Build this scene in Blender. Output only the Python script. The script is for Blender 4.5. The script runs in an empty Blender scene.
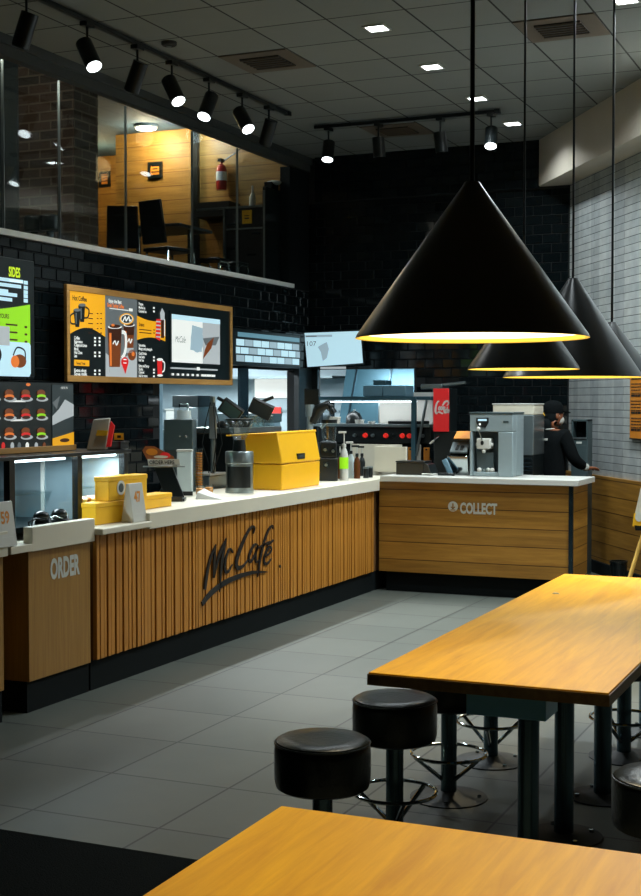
import bpy, bmesh, math, random
from mathutils import Vector, Matrix
random.seed(7)
PI = math.pi
sc = bpy.context.scene
COL = sc.collection
# ---------------------------------------------------------------- camera
FPX, PITCH, YAW, EYE = 1340.0, 0.0349, 0.4125, 1.69
CF = Vector((-math.sin(YAW)*math.cos(PITCH), math.cos(YAW)*math.cos(PITCH), -math.sin(PITCH)))
CR = Vector((math.cos(YAW), math.sin(YAW), 0)); CU = CR.cross(CF)
CP = Vector((0, 0, EYE))
def P(ax, val, u, v):
    d = CF + CR*((u-320.5)/FPX) - CU*((v-448)/FPX)
    i = 'xyz'.index(ax)
    return CP + d*((val-CP[i])/d[i])
cd = bpy.data.cameras.new('camera'); cam = bpy.data.objects.new('camera', cd); COL.objects.link(cam)
cd.sensor_fit = 'VERTICAL'; cd.sensor_height = 36; cd.sensor_width = 36*641/896
cd.lens = FPX/896*36; cd.clip_start = .05; cd.clip_end = 100
m4 = Matrix((CR, CU, -CF)).transposed().to_4x4(); m4.translation = CP
cam.matrix_world = m4
sc.camera = cam
# ---------------------------------------------------------------- materials
def S(r, g, b):
    f = lambda c: (c/255/12.92 if c/255 <= .04045 else ((c/255+.055)/1.055)**2.4)
    return (f(r), f(g), f(b))
class NT:
    def __init__(s, name):
        s.m = bpy.data.materials.new(name); s.m.use_nodes = True
        s.t = s.m.node_tree; s.b = s.t.nodes['Principled BSDF']
    def n(s, ty, **k):
        o = s.t.nodes.new('ShaderNode'+ty)
        for a, v in k.items(): setattr(o, a, v)
        return o
    def l(s, a, b): s.t.links.new(a, b)
    def coords(s, axes='xyz', loc=(0, 0, 0), scale=(1, 1, 1), rot=0):
        tc = s.n('TexCoord')
        sp = s.n('SeparateXYZ'); s.l(tc.outputs['Object'], sp.inputs[0])
        cb = s.n('CombineXYZ')
        for i, a in enumerate(axes): s.l(sp.outputs['xyz'.index(a)], cb.inputs[i])
        mp = s.n('Mapping'); s.l(cb.outputs[0], mp.inputs[0])
        mp.inputs['Location'].default_value = loc; mp.inputs['Scale'].default_value = scale
        mp.inputs['Rotation'].default_value = (0, 0, rot)
        return mp.outputs[0]
    def mix(s, fac, a, b, mode='MIX'):
        x = s.n('Mix', data_type='RGBA', blend_type=mode)
        for inp, v in ((x.inputs[0], fac), (x.inputs[6], a), (x.inputs[7], b)):
            if hasattr(v, 'links'): s.l(v, inp)
            else: inp.default_value = v if isinstance(v, (int, float)) else (*v, 1)
        return x.outputs[2]
def mat(name, col, rough=.5, metal=0, emit=0, ecol=None, var=.12, nscale=8, bump=0, coat=0, alpha=1, trans=0, spec=None):
    t = NT(name); b = t.b
    b.inputs['Roughness'].default_value = rough; b.inputs['Metallic'].default_value = metal
    nz = t.n('TexNoise'); nz.inputs['Scale'].default_value = nscale; nz.inputs['Detail'].default_value = 3
    t.l(t.coords(), nz.inputs[0])
    dk = tuple(c*(1-var) for c in col); lt = tuple(min(1, c*(1+var)) for c in col)
    t.l(t.mix(nz.outputs[0], dk, lt), b.inputs['Base Color'])
    if bump:
        bp = t.n('Bump'); bp.inputs['Strength'].default_value = bump; bp.inputs['Distance'].default_value = .01
        t.l(nz.outputs[0], bp.inputs['Height']); t.l(bp.outputs[0], b.inputs['Normal'])
    if emit:
        b.inputs['Emission Color'].default_value = (*(ecol or col), 1); b.inputs['Emission Strength'].default_value = emit
    if coat: b.inputs['Coat Weight'].default_value = coat
    if trans: b.inputs['Transmission Weight'].default_value = trans
    if spec is not None: b.inputs['Specular IOR Level'].default_value = spec
    return t.m
def glass(name, tint=(.85, .93, .93), refl=.08, rough=.02, fres=.22):
    t = NT(name); out = t.t.nodes['Material Output']; t.t.nodes.remove(t.b)
    tr = t.n('BsdfTransparent'); tr.inputs[0].default_value = (*tint, 1)
    gl = t.n('BsdfGlossy'); gl.inputs['Roughness'].default_value = rough
    lw = t.n('LayerWeight'); lw.inputs[0].default_value = .25
    ad = t.n('Math', operation='MULTIPLY_ADD'); t.l(lw.outputs['Fresnel'], ad.inputs[0]); ad.inputs[1].default_value = fres; ad.inputs[2].default_value = refl*.3
    mx = t.n('MixShader'); t.l(ad.outputs[0], mx.inputs[0]); t.l(tr.outputs[0], mx.inputs[1]); t.l(gl.outputs[0], mx.inputs[2])
    t.l(mx.outputs[0], out.inputs[0])
    return t.m
def bricks(name, axes, c1, c2, mortar, w, h, ms, rough, bump=.4, loc=(0, 0, 0), offset=.5, wav=0, coat=0, msm=.1, grain=.0, spec=.5, rot=0):
    t = NT(name); b = t.b
    co = t.coords(axes, loc, rot=rot)
    br = t.n('TexBrick', offset=offset); t.l(co, br.inputs[0])
    for k, v in (('Color1', (*c1, 1)), ('Color2', (*c2, 1)), ('Mortar', (*mortar, 1)), ('Scale', 1), ('Mortar Size', ms), ('Mortar Smooth', msm),
                 ('Brick Width', w), ('Row Height', h), ('Bias', 0)): br.inputs[k].default_value = v
    nz = t.n('TexNoise'); t.l(co, nz.inputs[0]); nz.inputs['Scale'].default_value = 6; nz.inputs['Detail'].default_value = 6
    col = t.mix(grain, br.outputs[0], nz.outputs['Fac'], 'OVERLAY') if grain else br.outputs[0]
    if grain:
        rp = t.n('ValToRGB'); t.l(nz.outputs[0], rp.inputs[0]); rp.color_ramp.elements[0].color = (.35, .35, .35, 1); rp.color_ramp.elements[1].color = (1, 1, 1, 1)
        col = t.mix(grain, br.outputs[0], rp.outputs[0], 'MULTIPLY')
    t.l(col, b.inputs['Base Color'])
    b.inputs['Roughness'].default_value = rough; b.inputs['Coat Weight'].default_value = coat; b.inputs['Specular IOR Level'].default_value = spec
    inv = t.n('Math', operation='SUBTRACT'); inv.inputs[0].default_value = 1; t.l(br.outputs[1], inv.inputs[1])
    bp = t.n('Bump'); bp.inputs['Strength'].default_value = bump; bp.inputs['Distance'].default_value = .01; t.l(inv.outputs[0], bp.inputs['Height'])
    last = bp
    if wav:
        n2 = t.n('TexNoise'); t.l(co, n2.inputs[0]); n2.inputs['Scale'].default_value = 9; n2.inputs['Detail'].default_value = 1
        b2 = t.n('Bump'); b2.inputs['Strength'].default_value = wav; b2.inputs['Distance'].default_value = .02
        t.l(n2.outputs[0], b2.inputs['Height']); t.l(bp.outputs[0], b2.inputs['Normal']); last = b2
    t.l(last.outputs[0], b.inputs['Normal'])
    return t.m
def wood(name, axes, a, b_, rough=.4, plank=0, seam=(.02, .012, .004), coat=0, stretch=14, loc=(0, 0, 0), contrast=1.0, pl=3.0, spec=.5):
    """grain runs along axes[0]; planks stacked along axes[1]"""
    t = NT(name); b = t.b
    co = t.coords(axes, loc)
    mp = t.n('Mapping'); mp.inputs['Scale'].default_value = (1, stretch, stretch); t.l(co, mp.inputs[0])
    nz = t.n('TexNoise'); t.l(mp.outputs[0], nz.inputs[0]); nz.inputs['Scale'].default_value = 2.2; nz.inputs['Detail'].default_value = 7; nz.inputs['Roughness'].default_value = .62; nz.inputs['Distortion'].default_value = .4
    rp = t.n('ValToRGB'); t.l(nz.outputs[0], rp.inputs[0])
    rp.color_ramp.elements[0].position = .5-.2/contrast; rp.color_ramp.elements[1].position = .5+.2/contrast
    rp.color_ramp.elements[0].color = (*b_, 1); rp.color_ramp.elements[1].color = (*a, 1)
    col = rp.outputs[0]
    if plank:
        br = t.n('TexBrick', offset=.37); t.l(co, br.inputs[0])
        for k, v in (('Color1', (.72, .72, .72, 1)), ('Color2', (1, 1, 1, 1)), ('Mortar', (*seam, 1)), ('Scale', 1), ('Mortar Size', .0045), ('Mortar Smooth', .3), ('Brick Width', pl), ('Row Height', plank), ('Bias', 0)): br.inputs[k].default_value = v
        col = t.mix(1.0, col, br.outputs[0], 'MULTIPLY')
    t.l(col, b.inputs['Base Color']); b.inputs['Roughness'].default_value = rough; b.inputs['Coat Weight'].default_value = coat
    b.inputs['Coat Roughness'].default_value = .2; b.inputs['Specular IOR Level'].default_value = spec
    return t.m
BLK = (.006, .0095, .010)
M = {}
M['tile'] = mat('glossy_black_tile', (.005, .008, .009), .08, var=.25, spec=.3)
M['grout'] = mat('dark_grout', (.006, .007, .007), .8)
M['white_brick'] = bricks('white_brick', 'yzx', S(186, 192, 190), S(165, 174, 174), S(70, 76, 78), .24, .075, .005, .6, .5, grain=.35)
M['dark_brick_y'] = bricks('dark_brick_front', 'xzy', S(96, 74, 56), S(62, 52, 44), S(128, 116, 98), .24, .085, .008, .7, .8, grain=.5)
M['dark_brick_x'] = bricks('dark_brick_side', 'yzx', S(96, 74, 56), S(62, 52, 44), S(128, 116, 98), .24, .085, .008, .55, .8, grain=.5)
fA = P('z', 0, 32.8, 809.8)
M['floor'] = bricks('grey_floor_tile', 'xyz', S(88, 93, 86), S(76, 82, 76), S(18, 21, 20), .6, .6, .006, .5, .25, loc=(-fA.x+.6*20, -fA.y+.6*20, 0), offset=0, grain=.25)
M['ceiling'] = bricks('grey_ceiling_tile', 'xyz', S(134, 138, 136), S(127, 131, 129), S(30, 32, 32), .6, .6, .008, .9, .3, loc=(5.06+1.2, -8.92+12, 0), offset=0, grain=.12)
M['plaster'] = mat('beige_plaster', S(196, 186, 170), .8, var=.05, bump=.1, nscale=40)
M['blackpaint'] = mat('black_paint', BLK, .45)
M['blackmetal'] = mat('black_metal', BLK, .35, .2)
M['blackplastic'] = mat('black_plastic', BLK, .3)
M['blackvinyl'] = mat('black_vinyl', (.007, .011, .0125), .28, bump=.15, nscale=60)
M['matblack'] = mat('matte_black', (.004, .0068, .0074), .8, spec=.15)
M['beamgrey'] = mat('beam_grey', S(58, 64, 64), .7)
M['railwhite'] = mat('rail_white', S(236, 238, 232), .35)
M['lampblack'] = mat('lamp_black', (.010, .013, .013), .30, 0, var=.3, nscale=5, spec=.75)
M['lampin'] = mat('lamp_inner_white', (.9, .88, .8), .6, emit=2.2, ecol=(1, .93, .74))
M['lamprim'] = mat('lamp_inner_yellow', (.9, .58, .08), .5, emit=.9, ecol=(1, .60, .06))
M['bulb'] = mat('lamp_bulb', (1, 1, 1), .5, emit=14, ecol=(1, .93, .78))
M['steel'] = mat('brushed_steel', S(150, 162, 164), .28, .85, var=.15)
M['chrome'] = mat('chrome', S(175, 185, 186), .1, 1)
M['darksteel'] = mat('dark_blue_steel', S(52, 68, 76), .24, .8)
M['postm'] = mat('dark_post_steel', S(84, 108, 120), .26, .8)
M['plate'] = mat('dull_foot_plate', S(34, 40, 42), .55, .3)
M['bluebox'] = mat('blue_grey_box', S(120, 190, 235), .45, .2)
M['teal'] = mat('teal_steel', S(60, 92, 104), .35, .5, var=.25, nscale=3)
M['kit'] = mat('kitchen_steel', S(150, 175, 185), .35, .4, var=.3, nscale=3)
M['kitwall'] = mat('kitchen_wall', S(160, 176, 182), .6, var=.3, nscale=2.5)
M['white'] = mat('white_laminate', S(216, 210, 190), .4, var=.04)
M['whiteplastic'] = mat('white_plastic', S(200, 200, 192), .35, var=.04)
M['greymach'] = mat('machine_grey', S(150, 166, 170), .38, .3, var=.08)
M['greydark'] = mat('machine_recess', S(74, 88, 92), .4, .2)
M['bin'] = mat('bin_grey', S(66, 82, 84), .45, .2, var=.2)
M['red'] = mat('red_panel', S(200, 36, 38), .4, emit=.22, ecol=S(200, 36, 38))
M['redknob'] = mat('red_knob', S(235, 50, 40), .4, emit=.3, ecol=S(235, 50, 40))
M['yellowbag'] = mat('yellow_bag', S(250, 186, 12), .5, bump=.15, nscale=5, var=.06)
M['yellow'] = mat('yellow_card', S(245, 184, 30), .5, var=.15)
M['orange'] = mat('orange_print', S(226, 140, 40), .5)
M['cream'] = mat('cream_print', S(210, 205, 190), .6)
M['skin'] = mat('skin', S(140, 84, 54), .55)
M['cloth'] = mat('black_cloth', (.004, .0055, .006), .95, bump=.2, nscale=120, spec=.1)
M['rubbermat'] = mat('floor_mat', (.004, .006, .0065), .95, bump=.6, nscale=160, spec=.05)
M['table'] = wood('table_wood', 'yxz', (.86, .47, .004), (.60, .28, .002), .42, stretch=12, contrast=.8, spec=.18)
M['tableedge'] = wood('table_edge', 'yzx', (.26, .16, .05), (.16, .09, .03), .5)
M['plank_y'] = wood('plank_front', 'xzy', (.50, .25, .040), (.30, .135, .018), .42, plank=.155, loc=(9, .02, 0), pl=40, seam=(.2, .14, .09))
M['plank_x'] = wood('plank_side', 'yzx', (.50, .25, .040), (.30, .135, .018), .42, plank=.155, loc=(9, .02, 0), pl=40, seam=(.2, .14, .09))
M['mezzwood'] = wood('mezzanine_wood', 'xzy', (.52, .28, .06), (.32, .155, .028), .5, plank=.16, seam=(.4, .3, .22), loc=(3, 0, 0), pl=40)
M['slat'] = wood('slat_wood', 'zyx', (.58, .245, .034), (.42, .165, .02), .45, stretch=22)
M['panelwood'] = wood('panel_wood', 'zyx', (.40, .21, .045), (.27, .13, .024), .42, stretch=30)
M['slatback'] = mat('slat_backing', (.16, .07, .015), .8)
M['trimwood'] = wood('frame_wood', 'yzx', (.55, .30, .08), (.42, .2, .04), .45)
M['easelwood'] = mat('easel_wood', S(222, 180, 90), .5)
M['crateblue'] = mat('crate_blue', S(84, 116, 130), .5)
M['caseglass'] = glass('case_glass', (.93, .97, .97), .02, .02, .05)
M['glass'] = glass('clear_glass', (.93, .97, .97), .02)
M['cglass'] = glass('clear_plastic', (.88, .95, .95), .3, .15)
M['frost'] = mat('frosted_plastic', S(190, 205, 205), .4, emit=.12, ecol=S(190, 205, 205), trans=.2)
def em(name, rgb, k=1.0, rough=.3):
    return mat(name, tuple(c*.5 for c in S(*rgb)), rough, emit=k, ecol=S(*rgb), var=.03)
M['sc_black'] = em('sign_black', (14, 24, 25), .5)
M['sc_yellow'] = em('sign_yellow', (238, 170, 28), .75)
M['sc_white'] = em('sign_white', (225, 230, 225), .9)
M['sc_grey'] = em('sign_grey', (96, 104, 106), .8)
M['sc_lgrey'] = em('sign_light_grey', (168, 176, 178), .85)
M['sc_brown'] = em('sign_brown', (120, 62, 26), .7)
M['sc_dbrown'] = em('sign_dark_brown', (60, 30, 16), .7)
M['sc_red'] = em('sign_red', (210, 40, 40), .8)
M['sc_green'] = em('sign_green', (140, 210, 30), .9)
M['sc_lime'] = em('sign_lime', (200, 230, 40), .95)
M['sc_blue'] = em('screen_pale_blue', (176, 212, 224), 1.0)
M['sc_mug'] = em('screen_mug', (150, 175, 186), .85)
M['sc_dblue'] = em('screen_mid_blue', (96, 140, 156), .8)
M['sc_orange'] = em('sign_orange', (226, 120, 50), .8)
M['lettergrey'] = mat('letter_grey', S(205, 208, 200), .5, var=.03)
M['letterblack'] = mat('letter_black', (.008, .009, .01), .4)
M['letterorange'] = mat('letter_orange', S(210, 130, 30), .5)
M['led'] = mat('light_white', (1, 1, 1), .5, emit=9, ecol=(.93, .98, 1))
M['spotface'] = mat('spot_face', (1, 1, 1), .5, emit=5, ecol=(.90, .97, 1))
M['spotoff'] = mat('spot_lens_dark', (.02, .02, .02), .2)
M['warmled'] = mat('warm_light', (1, 1, 1), .5, emit=14, ecol=(1, .86, .6))
M['coolled'] = mat('cool_light', (1, 1, 1), .5, emit=6, ecol=(.8, .93, 1))
M['vent'] = mat('vent_brown', S(96, 84, 70), .6)
M['ventdark'] = mat('vent_dark', S(36, 33, 30), .7)
M['blueceil'] = mat('blue_ceiling', S(58, 84, 104), .8)
M['extred'] = mat('extinguisher_red', S(150, 34, 26), .3)
M['foodbrown'] = mat('food_brown', S(150, 84, 40), .5, var=.4, nscale=60)
M['bottlewhite'] = mat('bottle_white', S(205, 208, 200), .35)
M['amber'] = mat('amber_bottle', S(90, 50, 24), .15)
# ---------------------------------------------------------------- mesh builder
class Fr:
    def __init__(s, o, r, u=(0, 0, 1)):
        s.o = Vector(o); s.r = Vector(r).normalized(); s.u = Vector(u).normalized(); s.n = s.r.cross(s.u).normalized()  # n faces the viewer
    def pt(s, a, b, d=0): return s.o + s.r*a + s.u*b + s.n*d
    def px(s, u, v):
        d = CF + CR*((u-320.5)/FPX) - CU*((v-448)/FPX)
        t = s.n.dot(s.o-CP)/s.n.dot(d); q = CP+d*t-s.o
        return (q.dot(s.r), q.dot(s.u))
class MB:
    def __init__(s): s.b = bmesh.new(); s.ms = []
    def mi(s, m):
        if m not in s.ms: s.ms.append(m)
        return s.ms.index(m)
    def _f(s, vs, k, flat=False):
        try:
            f = s.b.faces.new(vs); f.material_index = k; f.smooth = not flat
        except ValueError: pass
    def box(s, a, c, m, T=None):
        k = s.mi(m); x0, x1 = sorted((a[0], c[0])); y0, y1 = sorted((a[1], c[1])); z0, z1 = sorted((a[2], c[2]))
        vs = [Vector((x, y, z)) for z in (z0, z1) for x, y in ((x0, y0), (x1, y0), (x1, y1), (x0, y1))]
        if T: vs = [T @ v for v in vs]
        v = [s.b.verts.new(q) for q in vs]
        for f in ((3, 2, 1, 0), (4, 5, 6, 7), (0, 1, 5, 4), (1, 2, 6, 5), (2, 3, 7, 6), (3, 0, 4, 7)): s._f([v[i] for i in f], k, True)
        return s
    def hexa(s, bot, top, m):
        k = s.mi(m); n = len(bot)
        b = [s.b.verts.new(Vector(q)) for q in bot]; t = [s.b.verts.new(Vector(q)) for q in top]
        s._f(b[::-1], k, True); s._f(t, k, True)
        for i in range(n): s._f([b[i], b[(i+1) % n], t[(i+1) % n], t[i]], k, True)
        return s
    def prism(s, pts, fr, d0, d1, m):
        ar = sum(pts[i][0]*pts[(i+1) % len(pts)][1]-pts[(i+1) % len(pts)][0]*pts[i][1] for i in range(len(pts)))
        if ar < 0: pts = pts[::-1]
        return s.hexa([fr.pt(a, b, d0) for a, b in pts], [fr.pt(a, b, d1) for a, b in pts], m)
    def rect(s, fr, a0, b0, a1, b1, d0, d1, m): return s.prism([(a0, b0), (a1, b0), (a1, b1), (a0, b1)], fr, d0, d1, m)
    def ppx(s, fr, pix, d0, d1, m): return s.prism([fr.px(*q) for q in pix], fr, d0, d1, m)
    def ell(s, fr, a, b, ra, rb, d0, d1, m, n=20):
        return s.prism([(a+ra*math.cos(2*PI*i/n), b+rb*math.sin(2*PI*i/n)) for i in range(n)], fr, d0, d1, m)
    def stroke(s, pts, w, fr, d0, d1, m):
        ws = w if isinstance(w, (list, tuple)) else [w]*len(pts)
        L, R = [], []
        for i, p in enumerate(pts):
            p = Vector(p); a = Vector(pts[max(0, i-1)]); c = Vector(pts[min(len(pts)-1, i+1)])
            t = (c-a).normalized() if (c-a).length > 1e-9 else Vector((1, 0)); nn = Vector((-t.y, t.x))*ws[i]/2
            L.append(p+nn); R.append(p-nn)
        k = s.mi(m)
        v = [[s.b.verts.new(fr.pt(q.x, q.y, d)) for q in seq] for d in (d0, d1) for seq in (L, R)]
        L0, R0, L1, R1 = v
        for i in range(len(pts)-1):
            s._f([R1[i], R1[i+1], L1[i+1], L1[i]], k, True); s._f([L0[i], L0[i+1], R0[i+1], R0[i]], k, True)
            s._f([L1[i], L1[i+1], L0[i+1], L0[i]], k, True); s._f([R0[i], R0[i+1], R1[i+1], R1[i]], k, True)
        s._f([L0[0], R0[0], R1[0], L1[0]], k, True); s._f([R0[-1], L0[-1], L1[-1], R1[-1]], k, True)
        return s
    def cyl(s, p0, p1, r0, m, r1=None, n=24, caps=True):
        r1 = r0 if r1 is None else r1
        p0, p1 = Vector(p0), Vector(p1); ax = (p1-p0).normalized(); q = ax.to_track_quat('Z', 'Y'); k = s.mi(m)
        A = [s.b.verts.new(p0+q @ Vector((r0*math.cos(2*PI*i/n), r0*math.sin(2*PI*i/n), 0))) for i in range(n)]
        B = [s.b.verts.new(p1+q @ Vector((r1*math.cos(2*PI*i/n), r1*math.sin(2*PI*i/n), 0))) for i in range(n)]
        for i in range(n): s._f([A[i], A[(i+1) % n], B[(i+1) % n], B[i]], k)
        if caps: s._f(A[::-1], k, True); s._f(B, k, True)
        return s
    def lathe(s, c, prof, m, n=32, T=None):
        k = s.mi(m); c = Vector(c); rings = []
        for r, z in prof:
            if r < 1e-5: rings.append([s.b.verts.new(T @ Vector((0, 0, z))+c if T else c+Vector((0, 0, z)))])
            else:
                ring = []
                for i in range(n):
                    q = Vector((r*math.cos(2*PI*i/n), r*math.sin(2*PI*i/n), z))
                    ring.append(s.b.verts.new((T @ q if T else q)+c))
                rings.append(ring)
        for A, B in zip(rings, rings[1:]):
            for i in range(n):
                j = (i+1) % n
                if len(A) == 1 and len(B) == 1: continue
                if len(A) == 1: s._f([A[0], B[j], B[i]], k)
                elif len(B) == 1: s._f([A[i], A[j], B[0]], k)
                else: s._f([A[i], A[j], B[j], B[i]], k)
        return s
    def tube(s, pts, r, m, n=10, closed=False):
        k = s.mi(m); pts = [Vector(p) for p in pts]; rings = []; N = len(pts)
        for i, p in enumerate(pts):
            if closed: t = pts[(i+1) % N]-pts[i-1]
            else: t = pts[min(N-1, i+1)]-pts[max(0, i-1)]
            t.normalize(); up = Vector((0, 0, 1)) if abs(t.z) < .9 else Vector((1, 0, 0))
            a = t.cross(up).normalized(); b = t.cross(a).normalized()
            rr = r[i] if isinstance(r, (list, tuple)) else r
            rings.append([s.b.verts.new(p+a*rr*math.cos(2*PI*j/n)+b*rr*math.sin(2*PI*j/n)) for j in range(n)])
        for i in range(N if closed else N-1):
            A, B = rings[i], rings[(i+1) % N]
            for j in range(n): s._f([A[j], A[(j+1) % n], B[(j+1) % n], B[j]], k)
        if not closed: s._f(rings[0][::-1], k); s._f(rings[-1], k)
        return s
    def ball(s, c, r, m, n=16, T=None):
        rx, ry, rz = r if isinstance(r, (list, tuple)) else (r, r, r)
        D = Matrix.Diagonal((rx, ry, rz)); D = (T @ D) if T else D
        h = n//2
        return s.lathe(c, [(max(0, math.sin(PI*i/h)), -math.cos(PI*i/h)) for i in range(h+1)], m, n, D)
    def text(s, body, fr, a, b, size, m, sx=1, bold=0, d=.002, t=.001, align='LEFT', shear=0):
        cu = bpy.data.curves.new('lettering', 'FONT'); cu.body = body; cu.size = 1; cu.align_x = align; cu.offset = bold; cu.resolution_u = 3; cu.shear = shear
        ob = bpy.data.objects.new('lettering', cu); COL.objects.link(ob)
        bpy.context.view_layer.update()
        me = ob.evaluated_get(bpy.context.evaluated_depsgraph_get()).to_mesh()
        k = s.mi(m)
        vs = [s.b.verts.new(fr.pt(a+v.co.x*size*sx, b+v.co.y*size, d+t)) for v in me.vertices]
        for p in me.polygons: s._f([vs[i] for i in p.vertices], k, True)
        ob.to_mesh_clear(); bpy.data.objects.remove(ob); bpy.data.curves.remove(cu)
        return s
    def out(s, name, parent=None, bevel=0, world=True, recalc=True):
        if recalc: bmesh.ops.recalc_face_normals(s.b, faces=s.b.faces[:])
        me = bpy.data.meshes.new(name); s.b.to_mesh(me); s.b.free()
        for m in s.ms: me.materials.append(M[m] if isinstance(m, str) else m)
        try: me.set_sharp_from_angle(angle=math.radians(38))
        except Exception: pass
        o = bpy.data.objects.new(name, me); COL.objects.link(o)
        if parent:
            if world: me.transform(mw(parent).inverted())
            o.parent = parent
        if bevel:
            bv = o.modifiers.new('bevel', 'BEVEL'); bv.width = bevel; bv.segments = 2; bv.limit_method = 'ANGLE'; bv.angle_limit = math.radians(50)
        return o
def mw(o):
    m = Matrix.Translation(o.location) @ o.rotation_euler.to_matrix().to_4x4()
    return mw(o.parent) @ m if o.parent else m
def tag(o, label, cat, group=None, kind=None):
    o['label'] = label; o['category'] = cat
    if group: o['group'] = group
    if kind: o['kind'] = kind
    return o
def thing(name, label, cat, loc, rz=0, group=None):
    o = bpy.data.objects.new(name, None); COL.objects.link(o); o.empty_display_size = .1
    o.location = loc; o.rotation_euler = (0, 0, rz)
    return tag(o, label, cat, group)
def struct(mb, name, **k):
    o = mb.out(name, **k); o['kind'] = 'structure'; return o
def kids(o): return [c for c in bpy.data.objects if c.parent == o]
def dup(o, loc, rz=None, label=None):
    def cp(a, par):
        b = a.copy(); COL.objects.link(b); b.parent = par
        for ch in kids(a): cp(ch, b)
        return b
    src = list(kids(o)); b = o.copy(); COL.objects.link(b)
    for ch in src: cp(ch, b)
    b.location = loc
    if rz is not None: b.rotation_euler = (0, 0, rz)
    if label: b['label'] = label
    return b
XF = lambda x: Fr((x, 0, 0), (0, 1, 0))      # plane x = const seen from +x : a = y, b = z
YF = lambda y: Fr((0, y, 0), (1, 0, 0))      # plane y = const seen from -y : a = x, b = z
# ---------------------------------------------------------------- setting
XW, YB, ZC = -6.25, 13.95, 4.43              # left wall, back wall, hall ceiling
SN = Vector((.8426, .5386, 0)); SD = Vector((.5386, -.8426, 0))   # slanted right wall: outward normal, direction
SO = Vector((-2.11, 11.6, 0))
def sl(off, t, z=0): return SO+SN*off+SD*t+Vector((0, 0, z))
def tY(off, y): return (y-SO.y-SN.y*off)/SD.y
def tX(off, x): return (x-SO.x-SN.x*off)/SD.x
mb = MB(); mb.box((-10.2, -3.2, -.1), (3, 17.2, 0), 'floor'); struct(mb, 'floor')
mb = MB()
mb.box((XW-.12, -3.2, ZC), (3, YB+.1, ZC+.08), 'ceiling'); struct(mb, 'ceiling')
# left wall with kitchen opening
oy0, oy1, oz0, oz1 = 10.62, 13.62, .95, 2.03
mb = MB()
mb.box((XW-.12, -3.2, 0), (XW, oy0, 2.94), 'grout')
mb.box((XW-.12, oy0, 0), (XW, oy1, oz0), 'grout')
mb.box((XW-.12, oy0, oz1), (XW, oy1, 2.94), 'grout')
mb.box((XW-.12, oy1, 0), (XW, YB+.1, 2.94), 'grout')
struct(mb, 'wall_left')
# back wall with kitchen opening
bx0, bx1, bz0, bz1 = -6.16, -4.98, .95, 2.05
xr = (sl(.3, tY(.3, YB))).x+.05
mb = MB()
mb.box((XW-.12, YB, 0), (bx0, YB+.12, ZC), 'grout')
mb.box((bx0, YB, 0), (bx1, YB+.12, bz0), 'grout')
mb.box((bx0, YB, bz1), (bx1, YB+.12, ZC), 'grout')
mb.box((bx1, YB, 0), (xr, YB+.12, ZC), 'grout')
struct(mb, 'wall_back')
xe = P('y', YB-.1, 538, 170).x
mb = MB(); mb.box((XW+.1, YB-.06, 3.93), (xe, YB, ZC), 'matblack'); struct(mb, 'beam_back')
BEAMT = (XW+.1, 3.93, xe, ZC-.01)
def tiles(name, fr, rects, holes, w=.2, h=.1):
    mb = MB(); k = mb.mi('tile'); rnd = random.Random(11); g = .0025; ch = .006
    for (a0, b0, a1, b1) in rects:
        row = 0; b_ = b0
        while b_ < b1-.02:
            a = a0-(w/2 if row % 2 else 0)
            while a < a1-.01:
                l, r_, bo, to = max(a, a0)+g, min(a+w, a1)-g, b_+g, min(b_+h, b1)-g
                a += w
                if r_-l < .03: continue
                if any(l < hx1 and r_ > hx0 and bo < hz1 and to > hz0 for hx0, hz0, hx1, hz1 in holes): continue
                tx, tz = rnd.uniform(-.0016, .0016), rnd.uniform(-.0016, .0016)
                o_ = [(l, bo), (r_, bo), (r_, to), (l, to)]; i_ = [(l+ch, bo+ch), (r_-ch, bo+ch), (r_-ch, to-ch), (l+ch, to-ch)]
                O = [mb.b.verts.new(fr.pt(x, z, 0)) for x, z in o_]
                I = [mb.b.verts.new(fr.pt(x, z, .007+(tx if j in (0, 3) else -tx)+(tz if j < 2 else -tz))) for j, (x, z) in enumerate(i_)]
                mb._f(I, k, True)
                for j in range(4): mb._f([O[j], O[(j+1) % 4], I[(j+1) % 4], I[j]], k, True)
            b_ += h; row += 1
    return struct(mb, name, recalc=False)
tiles('beam_back_tiles', Fr((0, YB-.061, 0), (1, 0, 0)), [BEAMT], [])
tiles('wall_left_tiles', Fr((XW+.001, 0, 0), (0, 1, 0)), [(4.0, .05, YB, 2.93)], [(oy0, oz0, oy1, oz1)])
tiles('wall_back_tiles', Fr((0, YB-.001, 0), (1, 0, 0)), [(XW, .05, xr-.06, 3.92)], [(bx0, bz0, bx1, bz1)])
# slanted right wall: white brick above, planks below
t0, t1 = tY(.3, YB+.05), tX(.3, 2.6)
WT = 0.96
def slab(off0, off1, ta, tb, z0, z1, m, mbx=None):
    b = mbx or MB()
    lo = [sl(off0, ta), sl(off0, tb), sl(off1, tb), sl(off1, ta)]
    b.hexa([q+Vector((0, 0, z0)) for q in lo], [q+Vector((0, 0, z1)) for q in lo], m)
    return b
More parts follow.
